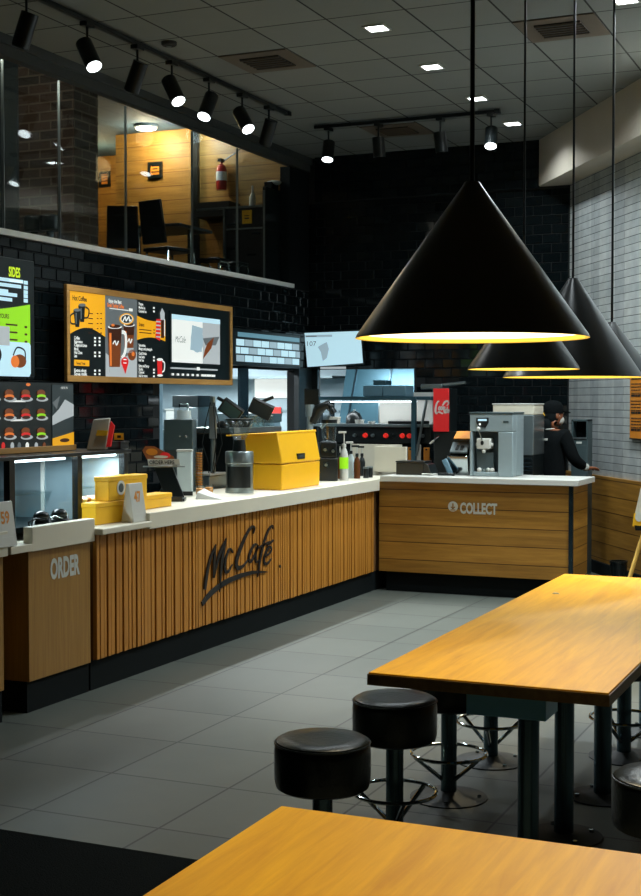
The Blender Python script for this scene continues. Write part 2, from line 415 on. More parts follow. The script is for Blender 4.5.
# white brick with vertical grey bands, mapped along the wall
t = NT('striped_white_brick'); b = t.b
co = t.coords('xyz', rot=math.atan2(.8426, .5386))
sp = t.n('SeparateXYZ'); t.l(co, sp.inputs[0])
cb = t.n('CombineXYZ'); t.l(sp.outputs[0], cb.inputs[0]); t.l(sp.outputs[2], cb.inputs[1])
br = t.n('TexBrick'); t.l(cb.outputs[0], br.inputs[0])
for k, v in (('Color1', (*S(222, 226, 224), 1)), ('Color2', (*S(206, 212, 211), 1)), ('Mortar', (*S(78, 86, 88), 1)), ('Scale', 1), ('Mortar Size', .0035), ('Mortar Smooth', .3), ('Brick Width', 1.6), ('Row Height', .073), ('Bias', 0)): br.inputs[k].default_value = v
nz = t.n('TexNoise'); t.l(cb.outputs[0], nz.inputs[0]); nz.inputs['Scale'].default_value = 9; nz.inputs['Detail'].default_value = 5
rp = t.n('ValToRGB'); t.l(nz.outputs[0], rp.inputs[0]); rp.color_ramp.elements[0].color = (.7, .7, .7, 1); rp.color_ramp.elements[0].position = .35; rp.color_ramp.elements[1].color = (1, 1, 1, 1)
col = t.mix(1, br.outputs[0], rp.outputs[0], 'MULTIPLY')
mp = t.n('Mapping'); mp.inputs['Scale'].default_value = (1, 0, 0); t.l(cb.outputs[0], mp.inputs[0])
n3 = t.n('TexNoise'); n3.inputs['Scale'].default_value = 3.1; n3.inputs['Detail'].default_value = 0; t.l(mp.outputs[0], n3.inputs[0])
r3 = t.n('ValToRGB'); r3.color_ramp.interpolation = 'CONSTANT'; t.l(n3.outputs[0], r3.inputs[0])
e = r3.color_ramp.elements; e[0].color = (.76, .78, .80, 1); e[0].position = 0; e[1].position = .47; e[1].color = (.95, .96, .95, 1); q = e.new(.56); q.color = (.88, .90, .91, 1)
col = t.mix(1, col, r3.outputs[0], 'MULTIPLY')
t.l(col, b.inputs['Base Color']); b.inputs['Roughness'].default_value = .6
inv = t.n('Bump'); inv.invert = True; inv.inputs['Strength'].default_value = .5; inv.inputs['Distance'].default_value = .01; t.l(br.outputs[1], inv.inputs['Height']); t.l(inv.outputs[0], b.inputs['Normal'])
M['stripe_brick'] = t.m
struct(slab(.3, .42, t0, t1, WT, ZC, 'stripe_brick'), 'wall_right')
# wainscot planks (own mapping along the wall)
t = NT('wainscot_plank'); b = t.b
co = t.coords('xyz', rot=math.atan2(.8426, .5386)); sp = t.n('SeparateXYZ'); t.l(co, sp.inputs[0]); cb = t.n('CombineXYZ'); t.l(sp.outputs[0], cb.inputs[0]); t.l(sp.outputs[2], cb.inputs[1])
mp = t.n('Mapping'); mp.inputs['Scale'].default_value = (1, 14, 14); t.l(cb.outputs[0], mp.inputs[0])
nz = t.n('TexNoise'); t.l(mp.outputs[0], nz.inputs[0]); nz.inputs['Scale'].default_value = 2.2; nz.inputs['Detail'].default_value = 7
rp = t.n('ValToRGB'); t.l(nz.outputs[0], rp.inputs[0]); e = rp.color_ramp.elements; e[0].position = .3; e[1].position = .7; e[0].color = (.30, .135, .018, 1); e[1].color = (.50, .25, .04, 1)
br = t.n('TexBrick'); t.l(cb.outputs[0], br.inputs[0])
for k, v in (('Color1', (.72, .72, .72, 1)), ('Color2', (1, 1, 1, 1)), ('Mortar', (.2, .14, .09, 1)), ('Scale', 1), ('Mortar Size', .0045), ('Brick Width', 40), ('Row Height', .155), ('Bias', 0)): br.inputs[k].default_value = v
t.l(t.mix(1, rp.outputs[0], br.outputs[0], 'MULTIPLY'), b.inputs['Base Color']); b.inputs['Roughness'].default_value = .4
M['wainscot'] = t.m
struct(slab(.27, .42, t0, t1, 0, WT, 'wainscot'), 'wall_right_panelling')
struct(slab(.24, .27, t0, t1, 0, .12, 'matblack'), 'baseboard_right')
struct(slab(0, .30, tY(0, YB+.02), tX(0, 2.6), 3.95, ZC, 'plaster'), 'beam_right')
mb = MB(); mb.box((2.5, -3.2, 0), (2.6, 4.8, ZC), 'beamgrey'); struct(mb, 'wall_side')
mb = MB(); mb.box((-10.2, -3.3, 0), (3, -3.2, 4.9), 'beamgrey'); struct(mb, 'wall_front')
# mezzanine behind glass
ZM, ZMC, XM = 2.74, 4.8, -12
mb = MB(); mb.box((XM, -3.2, ZM-.12), (XW-.12, 15.4, ZM), 'matblack'); struct(mb, 'floor_mezzanine')
mb = MB(); mb.box((XM, -3.2, ZMC), (XW, 15.4, ZMC+.08), 'blueceil'); struct(mb, 'ceiling_mezzanine')
mb = MB(); mb.box((XM-.1, -3.2, ZM), (XM, 15.4, ZMC), 'matblack'); struct(mb, 'wall_mezzanine_left')
YM = 13.5
xa = P('y', YM, 116, 200).x
mb = MB(); mb.box((xa, YM, ZM), (XW-.02, YM+.1, ZMC), 'mezzwood'); struct(mb, 'wall_mezzanine_back')
mb = MB(); mb.box((XM, 14.6, ZM), (xa+1.0, 14.7, ZMC), 'mezzwood'); struct(mb, 'wall_mezzanine_recess')
mb = MB(); mb.box((xa-.0, YM+.1, ZM), (xa+.1, 14.6, ZMC), 'mezzwood'); struct(mb, 'wall_mezzanine_return')
q0 = P('y', YM-.04, 193, 200).x; q1 = P('y', YM-.04, 198, 200).x
mb = MB(); mb.box((q0, YM-.05, ZM), (q1, YM, ZMC), 'blackmetal'); struct(mb, 'trim_1')
# brick pier
XP = -6.95
y0 = P('x', XP, 74, 160).y; y1 = P('x', XP, 98, 160).y
mb = MB(); k = mb
pl = P('y', y0, 19, 160).x
mb.box((pl, y0+.012, ZM), (XP-.012, y1, ZMC), 'dark_brick_y'); mb.box((XP-.012, y0, ZM), (XP, y1, ZMC), 'dark_brick_x')
mb.box((pl, y0, ZM), (XP-.012, y0+.012, ZMC), 'dark_brick_y')
struct(mb, 'pillar_brick')
xg = P('y', 10.4, 17, 160).x
mb = MB(); mb.box((xg-1.0, 10.4, ZM), (xg, 10.5, ZMC), 'greydark'); struct(mb, 'wall_mezzanine_partition')
# header beam, handrail, glass
mb = MB(); mb.box((XW-.06, -3.2, 4.28), (XW+.02, YB, 4.36), 'beamgrey'); mb.box((XW-.12, -3.2, 4.36), (XW+.05, YB, ZC), 'beamgrey'); mb.box((XW-.12, -3.2, ZC), (XW, YB, ZMC), 'matblack'); struct(mb, 'beam_left')
mb = MB(); mb.box((XW-.13, -3.2, 2.94), (XW+.03, P('x', XW, 292, 281).y, 2.985), 'railwhite'); struct(mb, 'trim_2')
ye = P('x', XW, 290, 200).y
edges = [3.5]+[P('x', XW, u, 170).y for u in (8, 64, 130, 196, 241)]+[ye]
for i, (a, b_) in enumerate(zip(edges, edges[1:])):
    mb = MB(); mb.box((XW-.05, a+.006, 2.975), (XW-.038, b_-.006, 4.27), 'glass'); o = struct(mb, 'window_%d' % (i+1))
    if i > 0:
        mb = MB(); mb.box((XW-.056, a-.003, 2.975), (XW-.034, a+.003, 4.27), 'steel'); mb.out('window_edge_trim', o)
mb = MB(); mb.box((XW-.12, ye, 2.94), (XW, YB, 4.27), 'matblack'); struct(mb, 'wall_left_upper')
# kitchen behind openings
mb = MB(); mb.box((-10.1, 9.0, 0), (-10, 17.1, 2.62), 'kitwall'); struct(mb, 'wall_kitchen_left')
mb = MB(); mb.box((-10, 17, 0), (-3.6, 17.1, 2.62), 'kitwall'); struct(mb, 'wall_kitchen_back')
mb = MB(); mb.box((-10, 9.0, 0), (XW-.12, 9.1, 2.62), 'kitwall'); struct(mb, 'wall_kitchen_front')
mb = MB(); mb.box((-3.7, YB+.12, 0), (-3.6, 17, 2.62), 'kitwall'); struct(mb, 'wall_kitchen_right')
mb = MB(); mb.box((-10.1, 15.4, 2.5), (-3.6, 17.1, 2.62), 'kitwall'); mb.box((XW, YB+.12, 2.5), (-3.6, 15.4, 2.62), 'kitwall'); mb.box((-10.1, 9, 2.56), (XW-.12, 15.4, 2.62), 'kitwall'); struct(mb, 'ceiling_kitchen')
# ================================================================ counters
CT = 1.0
# McCafe counter: curb top, lower shelf at its near end, slatted front
ya, yb, yc = 6.60, 7.13, 11.06
sc_ = thing('service_counter', 'long slatted wood counter with white top and black script lettering', 'counter', (-4.6, 8.8, 0))
mb = MB(); mb.box((-4.98, yb, .9), (-4.27, 11.065, CT), 'white'); mb.box((-4.98, 11.065, .9), (-4.31, 11.6, CT), 'white'); mb.out('worktop', sc_, bevel=.003)
mb = MB(); mb.box((-4.98, 6.572, .915), (-4.25, yb+.0, .952), 'white'); mb.out('lower_shelf', sc_, bevel=.006)
mb = MB(); mb.box((-4.94, ya, .175), (-4.34, 11.6, .9), 'slatback')
mb.out('carcass', sc_)
mb = MB(); y = ya+.005; random.seed(3)
while y < yc-.03:
    w = random.choice([.026, .032, .032, .040]); mb.box((-4.345, y, .178), (-4.315+random.choice([0, -.006]), min(y+w, yc-.02), .915), 'slat'); y += w+random.choice([.006, .008, .010])
mb.out('slatted_front', sc_, bevel=.003)
mb = MB(); mb.box((-4.9, ya-.02, 0), (-4.345, 11.6, .178), 'matblack'); mb.out('plinth', sc_)
fr = XF(-4.312)
def zp(x, y_, ox=180, oy=500, k=.1872): return fr.px(ox+x*k, oy+y_*k)
mb = MB()
def brush(pts, ws, m='letterblack', f=None):
    f = f or zp
    # smooth the polyline (Catmull-Rom)
    pts = [Vector(f(*p)) for p in pts]; out = []; wo = []
    for i in range(len(pts)-1):
        p0, p1, p2, p3 = pts[max(0, i-1)], pts[i], pts[i+1], pts[min(len(pts)-1, i+2)]
        for j in range(5):
            u = j/5; out.append(.5*((2*p1)+(p2-p0)*u+(2*p0-5*p1+4*p2-p3)*u*u+(3*p1-p0-3*p2+p3)*u**3)); wo.append(ws[i]*(1-u)+ws[i+1]*u)
    out.append(pts[-1]); wo.append(ws[-1])
    return out, wo
def bs(mb, pts, ws, fr, d0=0, d1=.008, m='letterblack', f=None):
    o_, w_ = brush(pts, ws, m, f); w_ = [q*(.68 if m == 'letterblack' else 1) for q in w_]; mb.stroke([(p.x, p.y) for p in o_], w_, fr, d0, d1, m)
bs(mb, [(130, 478), (142, 390), (160, 310), (190, 238)], [.045, .05, .04, .012], fr)
bs(mb, [(186, 245), (180, 330), (178, 415)], [.02, .05, .035], fr)
bs(mb, [(178, 415), (205, 300), (245, 205)], [.02, .045, .015], fr)
bs(mb, [(243, 210), (222, 320), (214, 400), (210, 492)], [.02, .06, .035, .008], fr)
bs(mb, [(280, 280), (262, 262), (240, 320), (238, 378), (256, 380), (277, 345)], [.02, .025, .042, .04, .028, .01], fr)
bs(mb, [(388, 178), (397, 150), (378, 145), (345, 200), (312, 280), (298, 335), (306, 362), (335, 352), (362, 318)], [.015, .02, .03, .04, .06, .06, .05, .03, .01], fr)
bs(mb, [(412, 238), (392, 242), (366, 300), (374, 330), (398, 290), (414, 240)], [.015, .03, .04, .03, .025, .02], fr)
bs(mb, [(414, 240), (402, 290), (404, 330), (420, 322)], [.02, .035, .03, .01], fr)
bs(mb, [(494, 156), (490, 138), (468, 165), (442, 240), (425, 320), (412, 412)], [.015, .025, .032, .042, .04, .012], fr)
bs(mb, [(405, 262), (450, 235), (478, 222)], [.012, .025, .012], fr)
bs(mb, [(448, 305), (480, 280), (486, 256), (470, 254), (450, 300), (448, 335), (466, 338), (486, 312)], [.012, .022, .025, .028, .038, .035, .025, .01], fr)
bs(mb, [(462, 242), (480, 228), (497, 214)], [.012, .03, .02], fr)
bs(mb, [(115, 556), (160, 500), (230, 445), (310, 408), (390, 386), (465, 384)], [.05, .06, .055, .05, .035, .008], fr)
mb.out('lettering', sc_)
mb = MB(); c_ = zp(532, 354); mb.cyl((-4.312, c_[0], c_[1]), (-4.303, c_[0], c_[1]), .012, 'letterblack'); mb.out('lock', sc_)
# ORDER counter modules
def order_counter(ys, ye_, label, text):
    o = thing('order_counter', label, 'counter', (-4.6, (ys+ye_)/2, 0), 0, 'order counters')
    mb = MB(); mb.box((-4.9, ys, .17), (-4.33, ye_, .88), 'panelwood'); mb.out('front_panel', o, bevel=.003)
    mb = MB(); mb.box((-4.36, ys-.004, .88), (-4.3, ye_+.004, 1.012), 'white'); mb.out('raised_edge', o, bevel=.003)
    mb = MB(); mb.box((-4.98, ys, .88), (-4.36, ye_, .915), 'white'); mb.out('worktop', o)
    mb = MB(); mb.box((-4.9, ys, 0), (-4.345, ye_, .17), 'matblack'); mb.out('plinth', o)
    if text:
        mb = MB(); f2 = XF(-4.33); mb.text('ORDER', f2, 6.165, .707, .155, 'lettergrey', sx=.55, bold=.04, d=.0, t=.002); mb.out('lettering', o)
    return o
order_counter(5.965, 6.562, 'plain wood order counter with white raised edge and ORDER lettering', True)
order_counter(5.05, 5.745, 'wood order counter cut off by the left edge of the photo, beside the recess', False)
rc = thing('recessed_counter', 'dark recessed counter section with white top between two order counters', 'counter', (-4.7, 5.855, 0))
mb = MB(); mb.box((-4.9, 5.755, 0), (-4.52, 5.955, .885), 'matblack'); mb.out('carcass', rc)
mb = MB(); mb.box((-4.98, 5.76, .885), (-4.29, 5.95, .925), 'white'); mb.out('worktop', rc, bevel=.003)
# collect counter
cc = thing('collect_counter', 'horizontal plank counter with white top and COLLECT lettering', 'counter', (-3.4, 11.4, 0))
mb = MB(); mb.box((-4.3, 11.13, .178), (-2.585, 11.7, .975), 'plank_y'); mb.out('front_panel', cc)
mb = MB(); mb.box((-2.585, 11.13, .178), (-2.56, 11.7, .975), 'plank_x'); mb.out('side_panel', cc)
mb = MB(); mb.box((-2.59, 11.115, .178), (-2.553, 11.135, .975), 'darksteel'); mb.out('corner_trim', cc)
mb = MB(); mb.box((-4.27, 11.07, .98), (-2.5, 11.72, 1.03), 'whiteplastic'); mb.out('worktop', cc, bevel=.004)
mb = MB(); mb.box((-4.25, 11.18, 0), (-2.6, 11.68, .178), 'matblack'); mb.out('plinth', cc)
fr = YF(11.13); mb = MB()
a, b_ = fr.px(460, 513); mb.text('COLLECT', fr, a, b_, .128, 'lettergrey', sx=.60, bold=.04, d=0, t=.002)
a, b_ = fr.px(453, 506.5); mb.ell(fr, a, b_, .045, .045, 0, .002, 'lettergrey')
mb.stroke([(a, b_+.028), (a, b_-.02)], .012, fr, .002, .003, 'plank_y'); mb.stroke([(a-.018, b_-.002), (a, b_-.02), (a+.018, b_-.002)], .01, fr, .002, .003, 'plank_y')
mb.stroke([(a-.022, b_-.03), (a+.022, b_-.03)], .008, fr, .002, .003, 'plank_y')
mb.out('lettering', cc)
# ================================================================ menu boards
o = thing('menu_board', 'wide wood-framed coffee menu board with drinks pictures and a video screen', 'menu board', (-6.15, 10.3, 1.84))
fr = XF(-6.09)
Y0, Y1, Z0, Z1 = 8.905, 11.74, 1.845, 2.615
mb = MB()
for (a0, b0, a1, b1) in ((Y0, Z0, Y1, Z0+.05), (Y0, Z1-.05, Y1, Z1), (Y0, Z0+.05, Y0+.045, Z1-.05), (Y1-.045, Z0+.05, Y1, Z1-.05)): mb.rect(fr, a0, b0, a1, b1, -.02, .012, 'trimwood')
mb.out('frame', o, bevel=.004)
mb = MB(); mb.rect(fr, Y0+.045, Z0+.05, Y1-.045, Z1-.05, -.02, 0, 'sc_black'); mb.rect(fr, Y0+.3, Z0+.2, Y1-.3, Z1-.2, -.15, -.02, 'blackplastic'); mb.out('backing', o)
Y = lambda u: fr.px(u, 340)[0]
# drinks panel 1
def R_(u0, v0, u1, v1, m, d=.001, t=.001): 
    um, vm = (u0+u1)/2, (v0+v1)/2
    a0, b1 = fr.px(u0, vm)[0], fr.px(um, v0)[1]; a1, b0 = fr.px(u1, vm)[0], fr.px(um, v1)[1]
    mb.rect(fr, a0, b0, a1, b1, d, d+t, m)
def G_(pts, m, d=.001, t=.001): mb.prism([fr.px(*q) for q in pts], fr, d, d+t, m)
def E_l(u, v, ru, rv, m, d=.001, t=.001, n=20): G_([(u+ru*math.cos(2*PI*i/n), v+rv*math.sin(2*PI*i/n)) for i in range(n)], m, d, t)
def K_(pts, w, m, d=.001, t=.002): bs(mb, pts, [w]*len(pts), fr, d, d+t, m, lambda a, b: fr.px(a, b))
def T_(s, u, v, size, m, d=.001, sx=.8, bold=.025):
    q = fr.px(u, v); mb.text(s, fr, q[0], q[1], size, m, sx=sx, bold=bold, d=d)
zb = Z0+.05; zt = Z1-.05
s0, s1 = Y(68), Y(105)
mb = MB(); arc = [fr.px(68.5+i*3.65, 334.5+i*.25-8*math.sin(PI*i/10)) for i in range(11)]
mb.prism([(s0, zt), (s1, zt)]+arc[::-1], fr, .001, .003, 'sc_yellow')
T_('Hot Coffee', 72, 300, .055, 'sc_black', .003)
for v in (313, 318, 323, 328, 332.5): R_(88, v, 92.5, v+1, 'sc_dbrown', .003); R_(96.5, v, 98, v+1.1, 'sc_dbrown', .003); R_(100, v, 101.5, v+1.1, 'sc_dbrown', .003)
for (u, v) in ((81.5, 313), (76.5, 318)):
    G_([(u-3.6, v-7.5), (u+3.4, v-8.5), (u+2.2, v+9), (u-1.6, v+9)], 'sc_black', .003+.002*(u < 80)); E_l(u, v-8, 3.5, 1.6, 'sc_grey', .006); R_(u-1.5, v-5, u-.6, v+6, 'sc_grey', .006)
K_([(73.5, 313), (70, 316), (70.5, 323), (75, 324)], .014, 'sc_black', .003); K_([(85, 307), (88.5, 310), (87.5, 317), (83.5, 318)], .014, 'sc_black', .003)
mb.out('drinks_print', o)
mb = MB()
for v, u1, pr in ((338, 79.5, 1), (341.5, 84.5, 1), (345, 86, 1), (349, 81, 0), (352.5, 83, 1), (356, 80, 1), (370.5, 87, 1), (374, 89, 1)):
    T_({338: 'Coffee', 341.5: 'Espresso', 345: 'Cappuccino', 349: 'Mocha', 352.5: 'Hot Choc', 356: 'Latte', 370.5: 'Extra shot', 374: 'Soya milk'}[v], 74, v+1.2, .036, 'sc_white', sx=(u1-74)/12*1.05 if v != 338 else .8)
    if pr:
        for u in (94, 98.5): R_(u, v-.9, u+1.8, v+1.1, 'sc_white')
mb.out('price_list', o)
mb = MB(); R_(74, 360, 89, 366, 'sc_yellow', .001, .002); T_('Sweet Treat', 76, 364.4, .032, 'sc_dbrown', .003, sx=.8); mb.out('yellow_label', o)
# panel 2: iced coffee picture
mb = MB(); mb.rect(fr, Y(105), zb, Y(137), zt, .001, .003, 'sc_grey')
G_([(105.5, 353), (114, 360), (124, 357), (136.5, 352), (136.5, 378), (105.5, 378)], 'sc_lgrey', .003)
def iced(u, v0, v1, w, d):
    G_([(u-w, v0), (u+w, v0), (u+w*.72, v1), (u-w*.72, v1)], 'sc_brown', d); G_([(u-w*.98, v0), (u+w*.98, v0), (u+w*.85, v0+(v1-v0)*.36), (u-w*.85, v0+(v1-v0)*.36)], 'sc_dbrown', d+.001)
    G_([(u-w*.8, v1-5), (u+w*.8, v1-5), (u+w*.72, v1), (u-w*.72, v1)], 'sc_lgrey', d+.001); G_([(u-w*.82, v0+6), (u-w*.5, v0+6), (u-w*.45, v1-6), (u-w*.68, v1-6)], 'sc_orange', d+.002)
    E_l(u, v0, w, 1.8, 'sc_white', d+.002); E_l(u, v0-.6, w*.8, 1.8, 'sc_dbrown', d+.003); E_l(u-w*.3, v0-1.8, 1.6, 1.3, 'sc_orange', d+.004)
    K_([(u-w*.3, v0+17), (u, v0+14), (u+w*.2, v0+18), (u+w*.5, v0+14)], .012, 'sc_white', d+.003)
iced(128.5, 325, 353, 5.5, .004); E_l(131.5, 355, 4, 5.5, 'sc_brown', .005); E_l(132.5, 354, 1.5, 2.2, 'sc_orange', .006)
iced(113.8, 327, 372, 7, .008)
K_([(121, 332), (124.5, 334), (125, 346), (123.5, 354), (121, 358)], .032, 'sc_white', .008)
E_l(123.5, 362, 3.6, 5, 'sc_red', .013); G_([(120.5, 364), (126.8, 364), (124, 374)], 'sc_red', .013); R_(122, 359, 125, 360, 'sc_white', .014); R_(122, 362.5, 125, 363.5, 'sc_white', .014)
E_l(125.6, 319, 7.2, 5.8, 'sc_yellow', .009); E_l(125.6, 319, 6, 4.6, 'sc_white', .010); E_l(125.6, 319, 5.4, 4.1, 'sc_black', .011)
K_([(121.5, 321.5), (124, 316.8), (124.8, 320.8), (127.6, 316.8), (128.2, 321), (130, 319.5)], .013, 'sc_white', .012)
T_('Enjoy the Best', 108, 302.3, .042, 'sc_white', .004, sx=.82); T_('Great Tasting Coffee', 106.6, 306.6, .046, 'sc_orange', .004, sx=.66, bold=.035)
R_(109, 309, 128, 309.8, 'sc_white', .004); R_(128.5, 308.5, 132, 311.3, 'sc_white', .005)
mb.out('iced_coffee_print', o)
# panel 3
mb = MB()
up = [fr.px(136.5+28.5*i/8, 315.5+.6*i+3.0*math.sin(PI*i/8)) for i in range(9)]; dn = [fr.px(136.5+28.5*i/8, 340+.5*i*.3-3.2*math.sin(PI*i/8)) for i in range(9)]
mb.prism(dn+up[::-1], fr, .001, .003, 'sc_yellow')
T_('Shakes', 138.5, 326, .042, 'sc_dbrown', .003)
for v in (329.5, 332.5): R_(139, v, 151, v+.9, 'sc_dbrown', .003); R_(153, v, 154.5, v+1, 'sc_dbrown', .003)
G_([(156, 319), (160.5, 319), (159.5, 341), (155, 338)], 'sc_red', .004)
for j in range(5): R_(155.6, 321+j*3.8, 160, 322.4+j*3.8, 'sc_lgrey', .005)
G_([(160, 320), (159.5, 313), (161.5, 308), (164, 313), (163.8, 320)], 'sc_lgrey', .006); R_(160.5, 320, 163.6, 338, 'sc_dbrown', .005); R_(163.6, 319, 164.4, 336, 'sc_white', .005)
mb.ppx(fr, [(157, 360), (162, 360), (161.8, 375), (157.6, 375)], .001, .003, 'sc_red'); K_([(162, 361), (164.3, 363), (164, 370), (162, 372)], .014, 'sc_white'); E_l(159.6, 359.6, 3, 1.4, 'sc_white', .003); E_l(159.7, 375.4, 2.8, 1.2, 'sc_white', .003)
mb.out('shakes_print', o)
mb = MB()
for v, s_t, pr in ((305, 'Frappe', 0), (308.6, 'Mocha ice', 1), (312.2, 'Caramel ice', 1), (346.4, 'Smoothies', 0), (349.8, 'Mango and pineapple', 0), (354.6, 'Cold Drinks', 0), (358, 'Iced latte', 1), (361.2, 'Iced tea', 1), (367, 'Extra and Syrup', 0), (370.4, 'Vanilla', 1), (373.4, 'Caramel', 1), (377, 'Ask for more', 1)):
    T_(s_t, 138.5, v, .034, 'sc_white', sx=.78)
    if pr: R_(153, v-1.6, 154.6, v+.2, 'sc_white')
mb.out('shakes_price_list', o)
# video screen
mb = MB(); f3 = XF(-6.075)
corn = [f3.px(172, 362), f3.px(220, 362), f3.px(221, 322), f3.px(172, 314)]
a0, b0, a1, b1 = corn[0][0], corn[0][1]+.0, corn[1][0], corn[3][1]
mb.rect(fr, a0-.03, b0-.02, a1+.03, b1+.03, .0, .012, 'sc_black')
mb.rect(fr, a0, b0, a1, b1, .012, .015, 'sc_lgrey'); mb.rect(fr, a0, b1-.045, a1, b1, .015, .017, 'sc_blue')
w_ = a1-a0; h_ = b1-b0
mb.rect(fr, a0, b0, a0+w_*.62, b1-.045, .015, .0165, 'cream' if False else 'sc_white')
mb.prism([(a0+w_*.36, b0+h_*.28), (a0+w_*.60, b0+h_*.25), (a0+w_*.62, b1-.1), (a0+w_*.40, b1-.08)], fr, .017, .018, 'sc_mug')
mb.ell(fr, a0+w_*.5, b0+h_*.50, w_*.13, h_*.27, .018, .0195, 'sc_mug')
mb.prism([(a0+w_*.62, b0+h_*.1), (a0+w_*.8, b0+h_*.35), (a0+w_*.86, b0+h_*.6), (a0+w_*.72, b0+h_*.45), (a0+w_*.66, b0+h_*.3)], fr, .0195, .021, 'sc_brown')
mb.prism([(a0+w_*.62, b0+h_*.55), (a0+w_*.98, b0+h_*.62), (a0+w_*.9, b0+h_*.42), (a0+w_*.68, b0+h_*.4)], fr, .018, .0195, 'sc_grey')
mb.text('McCafe', fr, a0+w_*.05, b0+h_*.42, .085, 'sc_grey', sx=.75, d=.0165, shear=.4)
mb.rect(fr, a0, b0-.06, a0+w_*.95, b0-.047, .0, .014, 'sc_lgrey'); mb.rect(fr, a0+w_*.5, b0-.065, a0+w_*.56, b0-.035, .014, .016, 'sc_white')
for i in range(9): mb.rect(fr, a0+w_*(.02+.1*i), b0-.12, a0+w_*(.02+.1*i)+(.02 if i < 6 else .07), b0-.10, .0, .014, 'sc_white')
mb.out('video_screen', o)
# sides board
o = thing('sides_board', 'hanging backlit side dishes menu with lime title and green band', 'menu board', (-6.13, 8.0, 1.85))
fr = XF(-6.09); R_ = fr.px(34, 262)[0]; L_ = 7.0; T_ = 2.75; Bt = 1.855
mb = MB(); mb.rect(fr, L_, Bt+.02, R_, T_, -.1, 0, 'sc_black'); mb.out('frame', o, bevel=.005)
mb = MB()
a, b_ = fr.px(8.5, 276); mb.text('SIDES', fr, a, b_, .10, 'sc_lime', sx=.58, bold=.03, d=.001)
mb.rect(fr, a+.01, b_-.04, a+.17, b_-.022, .001, .002, 'sc_white')
for i, (u1, v) in enumerate(((23, 281.5), (21, 286.5), (8, 291), (17, 295), (12, 299.5))):
    q = fr.px(u1, v); mb.rect(fr, L_+.2, q[1]-.016, q[0], q[1]+.01, .001, .002, 'sc_blue')
    q = fr.px(26, v+1); mb.rect(fr, q[0]-.03, q[1]-.016, q[0]+.02, q[1]+.012, .001, .002, 'sc_blue')
mb.out('price_list', o)
g = R_-.06
mb = MB()
up = [(L_+.1+(g-L_-.1)*i/10, 2.385-.06*math.sin(PI*i/10*1.0)+.035*(i/10)) for i in range(11)]
mb.prism([(L_+.1, 2.1)]+[(g, 2.07)]+up[::-1], fr, .002, .004, 'sc_green')
mb.text('WHAT\'S YOURS', fr, g-.52, 2.30, .045, 'sc_dbrown', sx=.8, bold=.02, d=.004)
for i in range(3):
    mb.rect(fr, g-.3, 2.25-.055*i, g-.16, 2.262-.055*i, .004, .005, 'sc_dbrown'); mb.rect(fr, g-.07, 2.24-.055*i, g-.04, 2.255-.055*i, .004, .005, 'sc_dbrown'); mb.rect(fr, g-.45, 2.24-.055*i, g-.42, 2.255-.055*i, .004, .005, 'sc_dbrown')
mb.out('green_band', o)
mb = MB()
pts = [(L_+.1, 1.875), (g-.02, 1.875), (g, 1.9), (g, 2.11), (g-.02, 2.13), (L_+.1, 2.13)]
mb.prism(pts, fr, .004, .007, 'sc_blue'); mb.rect(fr, g-.38, 2.1, g-.26, 2.24, .005, .008, 'sc_lgrey')
mb.ell(fr, g-.45, 2.03, .09, .075, .008, .01, 'sc_black'); mb.ell(fr, g-.47, 2.0, .05, .05, .01, .011, 'sc_white')
mb.ell(fr, g-.14, 1.99, .08, .05, .008, .01, 'sc_brown'); mb.ell(fr, g-.2, 1.985, .05, .045, .01, .012, 'sc_orange')
bs(mb, [(g-.22, 2.03), (g-.17, 2.09), (g-.08, 2.07), (g-.07, 2.0)], [.012]*4, fr, .008, .01, 'sc_black', lambda a, b: (a, b))
mb.out('coffee_print', o)
# display case
dc = thing('display_case', 'black-framed glass pastry display case lit inside, on the counter', 'display case', (-4.85, 6.6, .953))
Xd0, Xd1 = -5.3, -4.52; ys, ym, yz = P('x', Xd1, 10, 470).y, P('x', Xd1, 80, 470).y, P('x', Xd1, 128, 470).y
zt_ = 1.375
mb = MB(); mb.box((Xd0, ys-.4, zt_-.012), (Xd1+.02, yz+.01, zt_+.01), 'blackplastic'); mb.out('top', dc, bevel=.003)
mb = MB(); mb.box((Xd0, ys-.0, .953), (Xd1, yz, .985), 'blackplastic'); mb.out('base', dc)
for y in (ys+.02, ym, yz-.02):
    mb = MB(); mb.box((Xd1-.04, y-.024, .985), (Xd1, y+.024, zt_-.012), 'blackplastic'); mb.out('post', dc)
for y in (ys+.02, yz-.02):
    mb = MB(); mb.box((Xd0, y-.02, .985), (Xd0+.04, y+.02, zt_-.012), 'blackplastic'); mb.out('post', dc)
mb = MB(); mb.box((Xd0, ys, .985), (Xd0+.01, yz, zt_-.012), 'kitwall'); mb.out('back_panel', dc)
mb = MB(); mb.box((Xd0+.04, yz-.012, .985), (Xd1-.045, yz-.004, zt_-.012), 'kitwall'); mb.out('end_panel', dc)
mb = MB(); mb.box((Xd0+.02, ym-.006, .985), (Xd1-.045, ym+.002, zt_-.012), 'kit'); mb.out('divider', dc)
for xx in (-5.0, -4.78):
    mb = MB(); mb.box((xx-.012, ym-.016, .985), (xx+.012, ym-.006, zt_-.012), 'railwhite'); mb.out('divider_strip', dc)
mb = MB(); mb.box((Xd1-.012, ys+.045, .985), (Xd1-.006, ym-.025, zt_-.012), 'caseglass'); mb.box((Xd1-.012, ym+.025, .985), (Xd1-.006, yz-.045, zt_-.012), 'caseglass'); mb.out('glass_front', dc)
mb = MB(); mb.box((Xd1-.08, ys+.1, zt_-.03), (Xd1-.05, ym-.08, zt_-.016), 'coolled'); mb.box((Xd1-.08, ym+.06, zt_-.03), (Xd1-.05, yz-.06, zt_-.016), 'coolled'); mb.out('light_strip', dc)
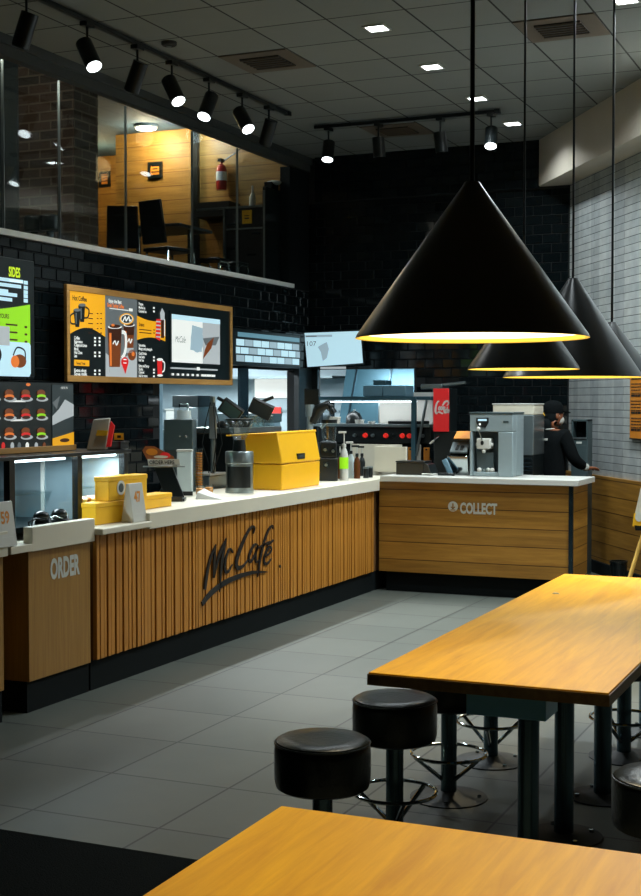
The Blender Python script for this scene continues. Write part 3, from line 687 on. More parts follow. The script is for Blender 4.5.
mb = MB(); mb.box((Xd0+.02, ys+.06, 1.14), (Xd1-.2, yz-.06, 1.15), 'cglass'); mb.out('shelf', dc)
mb = MB(); mb.box((Xd0+.05, (ys+ym)/2-.03, .985), (Xd0+.09, (ys+ym)/2+.0, zt_-.012), 'whiteplastic'); mb.box((Xd0+.05, ym-.2, .985), (Xd0+.09, ym-.16, zt_-.012), 'whiteplastic'); mb.out('shelf_post', dc)
# pastries in trays
random.seed(5)
tr = MB(); tr.box((-4.72, ym+.06, .986), (-4.56, yz-.05, 1.06), 'yellow'); tag(tr.out('food_tray', bevel=.004), 'yellow card tray holding the pastries, inside the display case', 'tray')
pz = None
for i in range(9):
    y = ym+.1+i*(yz-ym-.18)/8; r = .032
    mb = MB(); mb.ball((0, 0, 0), (.04, r, .022), 'foodbrown' if i % 2 else 'cream'); 
    p = mb.out('pastry'); p.location = (-4.64, y, 1.084); p.rotation_euler = (0, 0, random.uniform(-.4, .4))
    tag(p, 'brown baked pastry on the yellow tray in the display case' if i % 2 else 'pale iced pastry on the yellow tray in the display case', 'pastry', 'brown pastries' if i % 2 else 'pale pastries')
# small yellow cartons
def carton(name, x0, x1, y0_, y1_, z0_, z1_, label, emblem=False, rz=0):
    o = thing(name, label, 'box', ((x0+x1)/2, (y0_+y1_)/2, z0_))
    mb = MB(); mb.box((x0, y0_, z0_), (x1, y1_, z1_), 'yellow'); mb.out('carton', o, bevel=.004)
    mb = MB(); mb.box((x0-.003, y0_-.003, z1_-.03), (x1+.003, y1_+.003, z1_-.002), 'yellow'); mb.out('lid', o, bevel=.003)
    if emblem:
        mb = MB(); f = XF(x1+.001); mb.ell(f, (y0_+y1_)/2, (z0_+z1_)/2, .045, .045, 0, .002, 'lettergrey'); mb.ell(f, (y0_+y1_)/2, (z0_+z1_)/2, .028, .028, .002, .003, 'bin'); mb.out('emblem', o)
    return o
yA = P('x', -4.42, 106, 490).y; yB = P('x', -4.42, 130, 490).y; yCc = P('x', -4.42, 147, 490).y; yD = P('x', -4.42, 173, 500).y
yL = P('x', -4.42, 93, 500).y
carton('yellow_carton', -4.50, -4.40, yL, yB, .953, 1.085, 'long low yellow carton on the counter shelf, lowest of the yellow cartons')
carton('yellow_carton', -4.50, -4.40, yA, yB-.005, 1.087, 1.235, 'yellow carton with a round grey emblem stacked on the low yellow carton', True)
carton('yellow_carton', -4.51, -4.42, yB+.01, yCc, .953, 1.23, 'tall plain yellow carton behind the 47 number stand')
carton('yellow_carton', -4.55, -4.43, yCc+.01, yD, 1.001, 1.09, 'flat yellow carton on the white worktop below the order here kiosk')
# number stands
def number_stand(y, z, txt, label):
    o = thing('number_stand', label, 'table number', (-4.33, y, z), 0, None)
    mb = MB(); w = .078
    mb.hexa([(-4.38, y-w, z), (-4.29, y-w, z), (-4.29, y+w, z), (-4.38, y+w, z)], [(-4.345, y-w, z+.235), (-4.325, y-w, z+.235), (-4.325, y+w, z+.235), (-4.345, y+w, z+.235)], 'whiteplastic'); mb.out('stand', o, bevel=.003)
    f = Fr((-4.29, y, z), (0, 1, 0), (-.035, 0, .235)); mb = MB(); mb.text(txt, f, 0, .125, .088, 'letterorange', sx=.85, bold=.03, d=.0005, align='CENTER')
    mb.rect(f, -.05, .05, .05, .053, .0005, .001, 'lettergrey'); mb.out('number', o)
number_stand(7.055, .953, '47', 'white plastic number stand reading 47 on the counter shelf')
number_stand(5.74, .929, '59', 'white plastic number stand reading 59 beside the recessed counter')
# lower menu board over the display case
o = thing('burger_menu_board', 'low black burger menu panel standing on top of the display case', 'menu board', (-4.8, 6.3, 1.386))
fr = XF(-4.72); R_ = fr.px(73.5, 450)[0]; Lm = 5.55; Zb, Zt = 1.40, 1.80
mb = MB(); mb.rect(fr, Lm, Zb+.02, R_, Zt, -.05, 0, 'sc_black'); mb.out('panel', o)
mb = MB(); mb.rect(fr, Lm, Zb-.012, R_+.01, Zb+.022, -.06, .015, 'trimwood'); mb.out('base_rail', o, bevel=.002)
mb = MB(); rows = (395, 414, 433); cols = (9, 25.5, 41)
k = 0
for v in rows:
    for u in cols+(-7,):
        a, b_ = fr.px(u, v)
        mb.ell(fr, a+.01, b_-.025, .058, .014, .001, .003, 'sc_lgrey')
        mb.ell(fr, a-.005, b_+.012, .04, .02, .003, .006, 'sc_brown'); mb.ell(fr, a-.005, b_-.008, .044, .012, .006, .008, ('sc_orange', 'sc_red', 'sc_green', 'sc_orange')[k % 4])
        mb.ell(fr, a-.005, b_-.02, .04, .010, .008, .009, 'sc_dbrown'); k += 1
for u, v in ((17, 401), (19, 420)):
    a, b_ = fr.px(u, v); mb.rect(fr, a-.08, b_-.006, a+.08, b_+.004, .001, .002, 'sc_white')
for i, u in enumerate((3, 12, 19, 27, 36, 44)):
    a, b_ = fr.px(u, 446); mb.ell(fr, a, b_, .016, .022, .001, .003, ('sc_red', 'sc_lgrey', 'sc_grey', 'sc_white', 'sc_lgrey', 'sc_brown')[i])
a, b_ = fr.px(28, 382.5); mb.ell(fr, a, b_-.012, .022, .009, .001, .002, 'sc_orange')
mb.out('burger_prints', o)
mb = MB(); q = [fr.px(51.5, 383), fr.px(51.5, 450)]; sx0 = q[0][0]
mb.rect(fr, sx0, Zb+.022, R_-.005, Zt-.01, .001, .004, 'sc_grey' if False else 'greydark')
wd = R_-.005-sx0
mb.prism([(sx0, 1.60), (sx0+wd*.3, 1.64), (sx0+wd*.6, 1.70), (sx0+wd, 1.67), (sx0+wd, 1.60), (sx0+wd*.5, 1.575), (sx0, 1.545)], fr, .004, .006, 'sc_lgrey')
mb.prism([(sx0, 1.68), (sx0+wd*.35, 1.72), (sx0+wd*.2, 1.64)], fr, .004, .006, 'sc_grey')
mb.prism([(sx0, Zb+.022), (sx0+wd, Zb+.022), (sx0+wd, 1.50), (sx0, 1.465)], fr, .004, .007, 'sc_yellow')
mb.ell(fr, sx0+wd*.55, 1.452, .05, .012, .007, .009, 'sc_dbrown')
mb.text('NEW IN', fr, sx0+wd*.4, 1.765, .02, 'sc_white', d=.004)
mb.out('promotion_print', o)
# things on top of the case
o = thing('paper_bag', 'crumpled white paper bag with red edge on the display case', 'bag', (-4.64, P('x', -4.64, 97, 446).y, zt_+.011), .41)
mb = MB(); mb.hexa([(-.06, -.04, 0), (.06, -.04, 0), (.06, .04, 0), (-.06, .04, 0)], [(-.02, -.01, .19), (.085, -.005, .2), (.085, .015, .2), (-.02, .01, .19)], 'cream'); mb.out('bag', o, bevel=.006, world=False)
mb = MB(); mb.hexa([(.062, -.03, .02), (.085, -.03, .02), (.085, .03, .02), (.062, .03, .02)], [(.088, -.005, .18), (.11, 0, .15), (.11, .02, .15), (.088, .015, .18)], 'red'); mb.hexa([(.0, -.05, .09), (.07, -.05, .09), (.07, -.035, .09), (0, -.035, .09)], [(.01, -.04, .125), (.075, -.04, .12), (.075, -.025, .12), (.01, -.025, .125)], 'yellow'); mb.out('print', o, world=False)
o = thing('black_box', 'low black box beside the paper bag on the display case', 'box', (-4.60, P('x', -4.60, 116.5, 447).y, zt_+.011), 0)
mb = MB(); mb.box((-.06, -.05, 0), (.06, .05, .04), 'blackplastic'); mb.out('box', o, bevel=.004, world=False); mb = MB(); mb.box((-.063, -.053, .04), (.063, .053, .05), 'blackplastic'); mb.out('lid', o, world=False)
o = thing('price_card', 'small yellow price card on a black box above the display case', 'sign', (-4.59, P('x', -4.59, 119, 440).y, zt_+.062), .6)
mb = MB(); mb.box((-.03, -.004, 0), (.03, .004, .05), 'yellow'); mb.out('card', o, world=False); mb = MB(); mb.box((-.033, -.012, 0), (.033, .012, .008), 'blackplastic'); mb.box((-.012, -.006, .02), (.012, -.004, .036), 'letterblack'); mb.out('holder', o, world=False)
# till screens and card readers by the order counter
A = YAW
o = thing('till_display', 'black till screen with a burger picture on top behind the order counter', 'till', (-4.62, 5.98, .917), A)
mb = MB(); mb.box((-.12, -.06, 0), (.1, .08, .02), 'blackplastic'); mb.box((-.03, 0, .02), (.03, .05, .12), 'blackplastic'); mb.out('base', o, world=False, bevel=.004)
mb = MB(); mb.hexa([(-.16, -.09, .02), (.12, -.09, .02), (.12, -.06, .02), (-.16, -.06, .02)], [(-.20, .03, .235), (.04, .03, .235), (.04, .06, .235), (-.20, .06, .235)], 'blackplastic'); mb.out('screen', o, world=False, bevel=.004)
f = Fr((-.08, .035, .237), (1, 0, 0), (0, .2, 1)); mb = MB(); mb.prism([(-.12, 0), (.12, 0), (.10, .035), (-.12, .05)], f, 0, .006, 'red'); mb.prism([(-.02, .005), (.1, .003), (.08, .03), (-.04, .035)], f, .006, .009, 'foodbrown'); mb.ell(f, -.06, .03, .03, .01, .006, .01, 'cream'); mb.out('burger_picture', o, world=False)
for i, (u, lab) in enumerate(((42, 'black card terminal with a round hood on the order counter'), (60, 'black receipt printer with chrome lever beside the glass case'))):
    p_ = P('x', -4.43, u, 515)
    o = thing(('card_terminal', 'receipt_printer')[i], lab, ('card terminal', 'printer')[i], (-4.435, p_.y, .917), A+.2)
    mb = MB(); mb.hexa([(-.07, -.05, 0), (.07, -.05, 0), (.07, .06, 0), (-.07, .06, 0)], [(-.055, -.03, .08+.02*i), (.055, -.03, .08+.02*i), (.05, .05, .13), (-.05, .05, .13)], 'blackplastic'); mb.out('body', o, world=False, bevel=.01)
    mb = MB(); mb.ball((.0, .0, .13), (.045, .035, .03), 'blackplastic'); mb.tube([(-.06, -.03, .06), (-.07, -.05, .1), (-.03, -.06, .12), (.02, -.05, .11)], .006, 'chrome' if i else 'blackplastic'); mb.out('hood', o, world=False)
    mb = MB(); mb.box((-.03, -.047, .03), (.03, -.043, .06), 'steel'); mb.out('keypad', o, world=False)
# ORDER HERE kiosk
p_ = P('z', 1.0, 178, 500)
o = thing('order_here_kiosk', 'black tilted order screen with an ORDER HERE sign and burger picture', 'sign', (-4.68, 8.06, 1.0), A)
mb = MB(); mb.box((-.06, -.06, 0), (.12, .08, .02), 'blackplastic'); mb.cyl((.03, .02, .02), (.03, .03, .2), .02, 'blackmetal'); mb.out('base', o, world=False)
mb = MB(); mb.hexa([(-.01, -.07, .03), (.12, -.07, .03), (.12, -.045, .03), (-.01, -.045, .03)], [(-.10, 0, .245), (.03, 0, .245), (.03, .025, .245), (-.10, .025, .245)], 'blackplastic'); mb.out('screen', o, world=False, bevel=.004)
f = Fr((-.04, -.0, .25), (1, 0, 0), (-.12, .1, 1)); mb = MB(); mb.rect(f, -.095, -.005, .125, .04, 0, .008, 'whiteplastic'); mb.text('ORDER HERE', f, -.085, .005, .036, 'letterblack', sx=.82, bold=.02, d=.008); mb.out('sign', o, world=False)
mb = MB(); mb.prism([(-.10, .04), (.09, .04), (.085, .06), (-.04, .13), (-.10, .13), (-.125, .10)], f, 0, .006, 'foodbrown'); mb.ell(f, .03, .065, .035, .022, .006, .012, 'red'); mb.ell(f, -.06, .09, .04, .024, .006, .010, 'orange'); mb.ell(f, .0, .055, .05, .01, .010, .014, 'cream'); mb.out('burger_picture', o, world=False)
mb = MB(); mb.box((-.17, -.02, .235), (.12, -.0, .243), 'steel'); mb.out('ledge', o, world=False)
mb = MB(); mb.ball((.0, .0, .06), (.06, .05, .05), 'blackplastic'); mb.box((.03, -.08, .0), (.11, -.05, .035), 'blackplastic'); mb.out('scanner', o, world=False, bevel=.004)
# grey coffee brewer with translucent tank
def local(name, label, cat, x, u, v, z, rz=A, group=None):
    p = P('x', x, u, v); return thing(name, label, cat, (x, p.y, z), rz, group)
bc = thing('back_counter', 'low steel-topped back counter carrying the brewer and espresso machine', 'counter', (-5.35, 9.9, 0))
mb = MB(); mb.box((-5.6, 8.2, 0), (-5.02, 11.5, .89), 'blackpaint'); mb.out('cabinet', bc); mb = MB(); mb.box((-5.62, 8.18, .89), (-5.0, 11.52, .928), 'steel'); mb.out('worktop', bc, bevel=.003)
o = local('coffee_brewer', 'dark grey boxy coffee brewer behind the order here sign', 'coffee machine', -5.22, 180, 450, .0)
d = 9.2; k = d/1340
o.location.z = .929
mb = MB(); mb.box((-16*k, -.1, 0), (16*k, .25, .62-.0), 'greydark'); mb.out('body', o, world=False, bevel=.01)
mb = MB(); mb.box((-16*k, -.13, .38), (16*k, -.1, .62), 'bin'); mb.cyl((2*k, -.135, .49), (2*k, -.15, .49), .008, 'chrome'); mb.cyl((9*k, -.135, .49), (9*k, -.15, .49), .01, 'chrome'); mb.out('control_panel', o, world=False, bevel=.004)
mb = MB(); mb.cyl((4*k, .05, .62), (4*k, .05, .69), .06, 'frost', r1=.05); mb.tube([(-2*k, .05, .64), (-1*k, .05, .74), (8*k, .05, .74), (10*k, .05, .64)], .008, 'chrome'); mb.out('jug', o, world=False)
o = local('water_tank', 'tall translucent white container beside the order here sign', 'container', -4.86, 185, 480, 1.0)
mb = MB(); mb.box((-8*k, -.05, 0), (8*k, .05, .32), 'frost'); mb.out('body', o, world=False, bevel=.008)
mb = MB(); mb.box((-8.3*k, -.055, .32), (8.3*k, .055, .335), 'whiteplastic'); mb.box((-2*k, -.055, -.0), (9*k, -.05, .03), 'blackplastic'); mb.out('lid', o, world=False)
# cup stack tube
o = local('cup_stack', 'tall stack of brown paper cups in a clear tube behind the tank', 'cups', -5.0, 199, 480, 1.0)
mb = MB()
for i in range(14): mb.cyl((0, 0, .02+i*.02), (0, 0, .034+i*.02), .022, 'orange', r1=.027, n=14)
mb.out('cups', o, world=False); mb = MB(); mb.cyl((0, 0, 0), (0, 0, .33), .034, 'cglass', caps=False, n=18); mb.out('tube', o, world=False)
# hanging monitors
def monitor(name, label, u, v, w, h, tilt, dx, front, x=-5.05):
    p = P('x', x, u, v); o = thing(name, label, 'monitor', p, A, None)
    T = Matrix.Rotation(tilt, 4, 'Y') @ Matrix.Rotation(.35, 4, 'X')
    mb = MB(); mb.box((-w/2, -.02, -h/2), (w/2, .03, h/2), 'blackplastic', T); mb.out('housing', o, world=False, bevel=.006)
    mb = MB(); mb.box((-w/2+.015, -.024, -h/2+.015), (w/2-.015, -.021, h/2-.015), front, T); mb.out('screen', o, world=False)
    mb = MB(); mb.tube([(0, .03, 0), (-.03, .12, .05), (dx, .14, .1)], .015, 'blackmetal'); mb.out('bracket', o, world=False)
    return o
mo = monitor('order_monitor', 'tilted monitor with blue-grey screen beside the hanging cables', 231, 410, .19, .12, .62, -.12, 'teal')
mo2 = monitor('order_monitor', 'tilted black monitor above the yellow delivery bag', 261, 409, .2, .13, .45, .1, 'sc_black', -5.0)
o = local('monitor_arm', 'dark steel pole with hanging black cables behind the grinder', 'stand', -5.12, 213, 480, 0.929)
mb = MB(); mb.cyl((0, 0, .0), (0, 0, .80), .022, 'steel', n=16); mb.out('pole', o, world=False)
mb = MB(); mb.box((-.03, -.03, .46), (.03, .03, .72), 'steel'); mb.out('clamp', o, world=False, bevel=.006)
mb = MB()
for j, off in enumerate((-.05, .02, .05)):
    mb.tube([(off*.3, -.04, .75), (off, -.07, .6), (off*1.6, -.08, .42), (off*.5, -.08, .25), (off*.2-.02, -.09, .1)], .0045, 'blackplastic')
mb.out('cable', o, world=False)
# grinder
p_ = P('x', -4.62, 239.5, 489); o = thing('coffee_grinder', 'silver coffee grinder with black drum and clear bean hopper', 'grinder', (-4.62, p_.y, 1.0), A)
k = 10.1/1340; r = 14.0*k
mb = MB(); mb.lathe((0, 0, 0), [(0, 0), (r*1.02, 0), (r*1.02, .03), (r*.98, .03), (r*.98, .22), (r*1.02, .225), (r*1.02, .305), (r*.97, .312), (0, .312)], 'steel', 40); mb.out('body', o, world=False)
mb = MB()
k2 = mb.mi('blackplastic'); n = 14
for i in range(n):
    a0 = -PI/2-.95+1.9*i/n; a1 = -PI/2-.95+1.9*(i+1)/n
    mb.hexa([(r*.97*math.cos(a0), r*.97*math.sin(a0), .04), (r*1.01*math.cos(a0), r*1.01*math.sin(a0), .04), (r*1.01*math.cos(a1), r*1.01*math.sin(a1), .04), (r*.97*math.cos(a1), r*.97*math.sin(a1), .04)],
            [(r*.97*math.cos(a0), r*.97*math.sin(a0), .2), (r*1.01*math.cos(a0), r*1.01*math.sin(a0), .2), (r*1.01*math.cos(a1), r*1.01*math.sin(a1), .2), (r*.97*math.cos(a1), r*.97*math.sin(a1), .2)], 'blackplastic')
mb.out('drum_window', o, world=False)
mb = MB(); mb.cyl((0, 0, .312), (0, 0, .40), r*.5, 'blackplastic', r1=r*.4); mb.out('neck', o, world=False)
mb = MB(); mb.lathe((0, 0, 0), [(r*.45, .40), (r*.62, .44), (r*1.0, .53), (r*1.0, .545)], 'cglass', 32); mb.out('hopper', o, world=False)
mb = MB(); mb.cyl((0, 0, .545), (0, 0, .558), r*1.04, 'blackplastic'); mb.out('hopper_lid', o, world=False)
# paper & small cups
p_ = P('z', 1.0, 213, 488); o = thing('paper_napkin', 'crumpled white napkin lying beside the coffee grinder', 'napkin', (-4.5, P('x', -4.5, 211, 492).y, 1.0), .3)
mb = MB(); mb.hexa([(-.1, -.06, 0), (.1, -.08, 0), (.12, .04, 0), (-.08, .08, 0)], [(-.09, -.05, .05), (.0, -.05, .02), (.06, .03, .015), (-.06, .06, .07)], 'whiteplastic'); mb.out('sheet', o, world=False)
for i, u in enumerate((200, 209)):
    p_ = P('x', -4.75, u, 484); o = thing('snack_pot', ('small clear pot with yellow food, nearer the frosted tank', 'small clear pot with yellow food, nearer the grinder')[i], 'pot', (-4.75, p_.y, 1.0), 0, 'snack pots')
    mb = MB(); mb.cyl((0, 0, 0), (0, 0, .07), .03, 'cglass', r1=.036, caps=False, n=16); mb.out('cup', o, world=False); mb = MB(); mb.cyl((0, 0, .004), (0, 0, .05), .028, 'orange', r1=.031, n=16); mb.out('food', o, world=False)
# steel worktop machines behind napkin
o = local('steel_tray_unit', 'low steel tray unit behind the snack pots', 'tray', -5.16, 208, 476, .929, 0)
mb = MB(); mb.box((-.1, -.16, .0), (.1, .16, .17), 'steel'); mb.out('body', o, world=False, bevel=.008); mb = MB(); mb.box((-.11, -.17, .17), (.11, .17, .185), 'whiteplastic'); mb.out('lid', o, world=False)
# yellow delivery bag
yq, yr = P('x', -4.42, 281.5, 488).y, P('x', -4.42, 319.5, 480).y
xl = P('y', yq, 243, 488).x
o = thing('delivery_bag', 'large yellow insulated delivery bag with a small black label', 'bag', (-4.7, (yq+yr)/2, 1.0))
mb = MB(); xr_ = -4.42; xl_ = xl
mb.hexa([(xl_, yq, 1.0), (xr_, yq, 1.0), (xr_, yr, 1.0), (xl_, yr, 1.0)], [(xl_-.02, yq+.02, 1.20), (xr_+.005, yq, 1.20), (xr_+.005, yr, 1.20), (xl_-.02, yr, 1.20)], 'yellowbag'); mb.out('lower_body', o, bevel=.008)
mb = MB(); mb.hexa([(xl_-.02, yq+.02, 1.206), (xr_+.01, yq-.004, 1.206), (xr_+.01, yr, 1.206), (xl_-.02, yr, 1.206)], [(xl_-.03, yq+.02, 1.425), (xr_-.035, yq-.002, 1.44), (xr_-.035, yr, 1.445), (xl_-.03, yr, 1.43)], 'yellowbag'); mb.out('upper_body', o, bevel=.01)
mb = MB(); mb.hexa([(xl_-.14, yq-.02, 1.415), (xr_-.03, yq-.015, 1.435), (xr_-.03, yr+.01, 1.44), (xl_-.05, yr+.01, 1.42)], [(xl_-.14, yq-.02, 1.425), (xr_-.035, yq-.015, 1.452), (xr_-.035, yr+.01, 1.457), (xl_-.05, yr+.01, 1.435)], 'yellowbag'); mb.out('lid_flap', o, bevel=.004)
f = XF(xr_+.006); mb = MB(); q = f.px(301, 456); mb.rect(f, q[0]-.07, q[1]-.022, q[0]+.07, q[1]+.022, -.02, .004, 'blackplastic'); mb.rect(f, q[0]-.045, q[1]-.007, q[0]+.045, q[1]+.007, .004, .006, 'bin'); mb.out('label', o)
# espresso machine behind the bag with glasses on top
o = thing('espresso_machine', 'black espresso machine behind the yellow delivery bag', 'coffee machine', (-5.3, (yq+yr)/2+.42, 0.929), 0)
mb = MB(); mb.box((-.25, -.36, .0), (.25, .55, .5), 'blackplastic'); mb.out('body', o, world=False, bevel=.01)
mb = MB(); mb.box((-.25, -.36, .5), (.25, .55, .54), 'steel'); mb.out('cup_tray', o, world=False)
mb = MB()
for j in range(4): mb.ball((.1, -.28+j*.13, .565), (.06, .05, .035), 'blackplastic')
mb.out('filter_handle', o, world=False)
g0 = None; pz_ = .929+.54
for i in range(8):
    gx, gy = -5.12-.1*(i // 4), (yq+yr)/2+.60+.095*(i % 4)
    if g0 is None:
        g0 = thing('drinking_glass', 'clear drinking glass upside down on the espresso machine', 'glass', (gx, gy, pz_), 0, 'glasses on the espresso machine')
        mb = MB(); mb.lathe((0, 0, 0), [(.036, 0), (.03, .09), (0, .092)], 'cglass', 16); mb.out('bowl', g0, world=False)
        mb = MB(); mb.lathe((0, 0, .092), [(.03, 0), (.032, .006), (.0, .008)], 'chrome', 16); mb.out('foot', g0, world=False)
    else: dup(g0, (gx, gy, pz_))
# tap column + blender
p_ = P('x', -4.95, 310, 470); o = thing('tap_column', 'grey cylindrical column with a black tap head beside the delivery bag', 'tap', (-4.95, p_.y, 1.0), A)
mb = MB(); mb.cyl((0, 0, 0), (0, 0, .64), .03, 'greymach', n=20); mb.cyl((0, 0, .55), (0, 0, .66), .04, 'greymach', n=20); mb.out('column', o, world=False)
mb = MB(); mb.tube([(.02, 0, .50), (.08, -.02, .62), (.16, -.03, .66), (.22, -.03, .58)], [.04, .05, .045, .03], 'blackplastic', 12); mb.tube([(.1, -.05, .45), (.16, -.07, .52), (.2, -.08, .66)], .015, 'steel', 8); mb.box((-.05, -.02, .66), (.08, .08, .80), 'blackplastic'); mb.out('tap_head', o, world=False)
p_ = P('x', -4.6, 329, 478); o = thing('blender', 'black twin-dial drinks blender with clear jug, right of the delivery bag', 'blender', (-4.6, p_.y, 1.0), A)
k = 11.5/1340
mb = MB(); mb.box((-10*k, -.08, 0), (9*k, .1, .2), 'blackplastic'); mb.box((-9*k, -.07, .2), (8*k, .1, .34), 'blackplastic'); mb.out('base', o, world=False, bevel=.012)
mb = MB()
for j, (px, pz2) in enumerate(((-4, .27), (4, .26), (-3, .14))): mb.cyl((px*k, -.07, pz2), (px*k, -.095, pz2), .028, 'darksteel', n=18); mb.cyl((px*k, -.095, pz2), (px*k, -.1, pz2), .014, 'steel', n=14)
mb.out('dial', o, world=False)
mb = MB(); mb.lathe((0, .02, .34), [(.05, 0), (.06, .02), (.07, .16)], 'cglass', 20); mb.out('jug', o, world=False)
mb = MB(); mb.cyl((0, .02, .5), (0, .02, .53), .072, 'blackplastic'); mb.out('jug_lid', o, world=False)
# pump bottles
bt = None
specs = [(344, .0, .40, 'whiteplastic', True, 'white pump bottle with a green label, tallest of the pump bottles'), (351, .08, .30, 'frost', False, 'pale syrup pump bottle just right of the green-labelled one'),
         (357, .0, .27, 'amber', False, 'brown syrup pump bottle between pale bottles and dark jars'), (362, .1, .25, 'blackplastic', False, 'black syrup pump bottle leaning group near the white partition'),
         (340, .12, .28, 'amber', False, 'brown syrup bottle beside the black blender')]
for i, (u, dx, h, m, gl, lab) in enumerate(specs):
    x = -4.5-dx; p_ = P('x', x, u, 476); o = thing('pump_bottle', lab, 'bottle', (x, p_.y, 1.0), A, 'syrup and sauce bottles')
    mb = MB(); r = .038 if i == 0 else .03; b = h*.72
    mb.lathe((0, 0, 0), [(0, 0), (r, .0), (r, b*.72), (r*.75, b*.88), (r*.35, b), (r*.35, b+.01), (0, b+.01)], m, 20); mb.out('bottle', o, world=False)
    mb = MB(); mb.cyl((0, 0, b), (0, 0, b+.03), r*.5, m if i == 0 else 'blackplastic', n=14); mb.cyl((0, 0, b+.03), (0, 0, h+.02), .006, 'whiteplastic', n=8); mb.box((-.05, -.01, h+.01), (.02, .01, h+.028), 'whiteplastic' if i < 2 else 'blackplastic'); mb.out('pump', o, world=False, bevel=.002)
    if gl:
        mb = MB(); mb.cyl((0, 0, b*.35), (0, 0, b*.7), r*1.02, 'sc_green', n=20, caps=False); mb.out('label', o, world=False)
for i, u in enumerate((366, 370)):
    x = -4.45; p_ = P('x', x, u, 476); o = thing('dark_jar', ('black jar with a steel lid between the bottles and the white partition', 'black jar with a steel lid touching the white partition')[i], 'jar', (x, p_.y, 1.0), 0, 'dark jars')
    mb = MB(); mb.cyl((0, 0, 0), (0, 0, .085), .026, 'blackplastic', n=18); mb.out('jar', o, world=False); mb = MB(); mb.cyl((0, 0, .085), (0, 0, .1), .027, 'steel', n=18); mb.out('lid', o, world=False)
# white partition
o = thing('partition_box', 'plain white corner partition between the two counters', 'partition', (-4.5, 11.8, 1.001))
f = YF(11.66); a, b_ = f.px(374, 478); a2, b2 = f.px(406, 447)
mb = MB(); mb.box((a, 11.66, 1.031), (a2, 11.70, b2), 'white'); mb.box((a, 11.70, 1.001), (a+.03, 12.3, b2), 'white'); mb.out('panel', o, bevel=.003)
mb = MB(); a3, b3 = YF(12.3).px(352, 444); mb.box((a3, 12.3, .9), (a+.03, 12.34, b3), 'white'); mb.out('rear_panel', o)
mb = MB(); mb.box((a, 11.70, .0), (a2-.1, 12.3, .9), 'matblack'); mb.out('carcass', o)
# ================================================================ items on the collect counter
o = thing('black_case', 'low black box with lid on the collect counter beside the partition', 'box', (-4.0, 11.4, 1.031))
f = YF(11.3); a, b_ = f.px(396, 476); a2, b2 = f.px(430, 461.5)
mb = MB(); mb.box((a, 11.3, 1.031), (a2-.06, 11.5, b2-.015), 'blackplastic'); mb.hexa([(a2-.06, 11.3, 1.031), (a2+.02, 11.3, 1.031), (a2+.02, 11.5, 1.031), (a2-.06, 11.5, 1.031)], [(a2-.06, 11.3, b2-.015), (a2-.02, 11.3, b2-.03), (a2-.02, 11.5, b2-.03), (a2-.06, 11.5, b2-.015)], 'blackplastic'); mb.out('body', o, bevel=.004)
mb = MB(); mb.box((a-.004, 11.295, b2-.013), (a2-.05, 11.505, b2), 'blackplastic'); mb.out('lid', o, bevel=.003)
o = thing('handset', 'blue-grey handset leaning in a cradle on the collect counter', 'phone', (P('y', 11.35, 447, 474).x, 11.35, 1.031), .2)
mb = MB(); T = Matrix.Translation((0, .03, .075)) @ Matrix.Rotation(-.45, 4, 'Y') @ Matrix.Rotation(-.25, 4, 'X'); mb.box((-.025, -.012, -.075), (.025, .012, .075), 'crateblue', T); mb.out('handset', o, world=False, bevel=.008)
mb = MB(); mb.box((-.08, -.04, 0), (.07, .07, .022), 'blackplastic'); mb.out('cradle', o, world=False, bevel=.006)
mb = MB(); mb.tube([(-.08, 0, .01), (-.13, -.05, .012), (-.18, -.02, .012), (-.22, -.04, .012)], .006, 'whiteplastic'); mb.out('cord', o, world=False)
f = YF(11.45); a, b_ = f.px(448, 474); a2, b2 = f.px(472, 434)
o = thing('label_printer', 'chrome and black label printer with an orange top on the collect counter', 'printer', ((a+a2)/2, 11.5, 1.031))
mb = MB(); mb.hexa([(a, 11.45, 1.031), (a2-.03, 11.45, 1.031), (a2-.03, 11.62, 1.031), (a, 11.62, 1.031)], [(a, 11.42, 1.2), (a2-.03, 11.42, 1.2), (a2, 11.62, 1.26), (a+.03, 11.62, 1.26)], 'chrome'); mb.out('front_panel', o, bevel=.004)
mb = MB(); T = Matrix.Translation(((a+a2)/2+.0, 11.48, 1.27)) @ Matrix.Rotation(.7, 4, 'X'); mb.box((-.09, -.06, -.012), (.07, .07, .012), 'steel', T); mb.box((-.04, -.04, .012), (-.015, .02, .02), 'blackplastic', T); mb.box((.0, -.04, .012), (.03, .02, .018), 'blackplastic', T); mb.out('keypad', o, bevel=.002)
mb = MB(); mb.hexa([(a+.05, 11.55, 1.25), (a2, 11.55, 1.25), (a2, 11.62, 1.25), (a+.05, 11.62, 1.25)], [(a+.05, 11.55, 1.37), (a2, 11.55, 1.37), (a2, 11.62, 1.39), (a+.05, 11.62, 1.39)], 'blackplastic'); mb.box((a2-.03, 11.46, 1.031), (a2+.05, 11.62, 1.33), 'blackplastic'); mb.out('body', o, bevel=.003)
mb = MB(); T = Matrix.Translation(((a+a2)/2+.02, 11.54, 1.385)) @ Matrix.Rotation(.5, 4, 'X'); mb.box((-.09, -.07, 0), (.09, .06, .008), 'orange', T); mb.out('top_card', o)
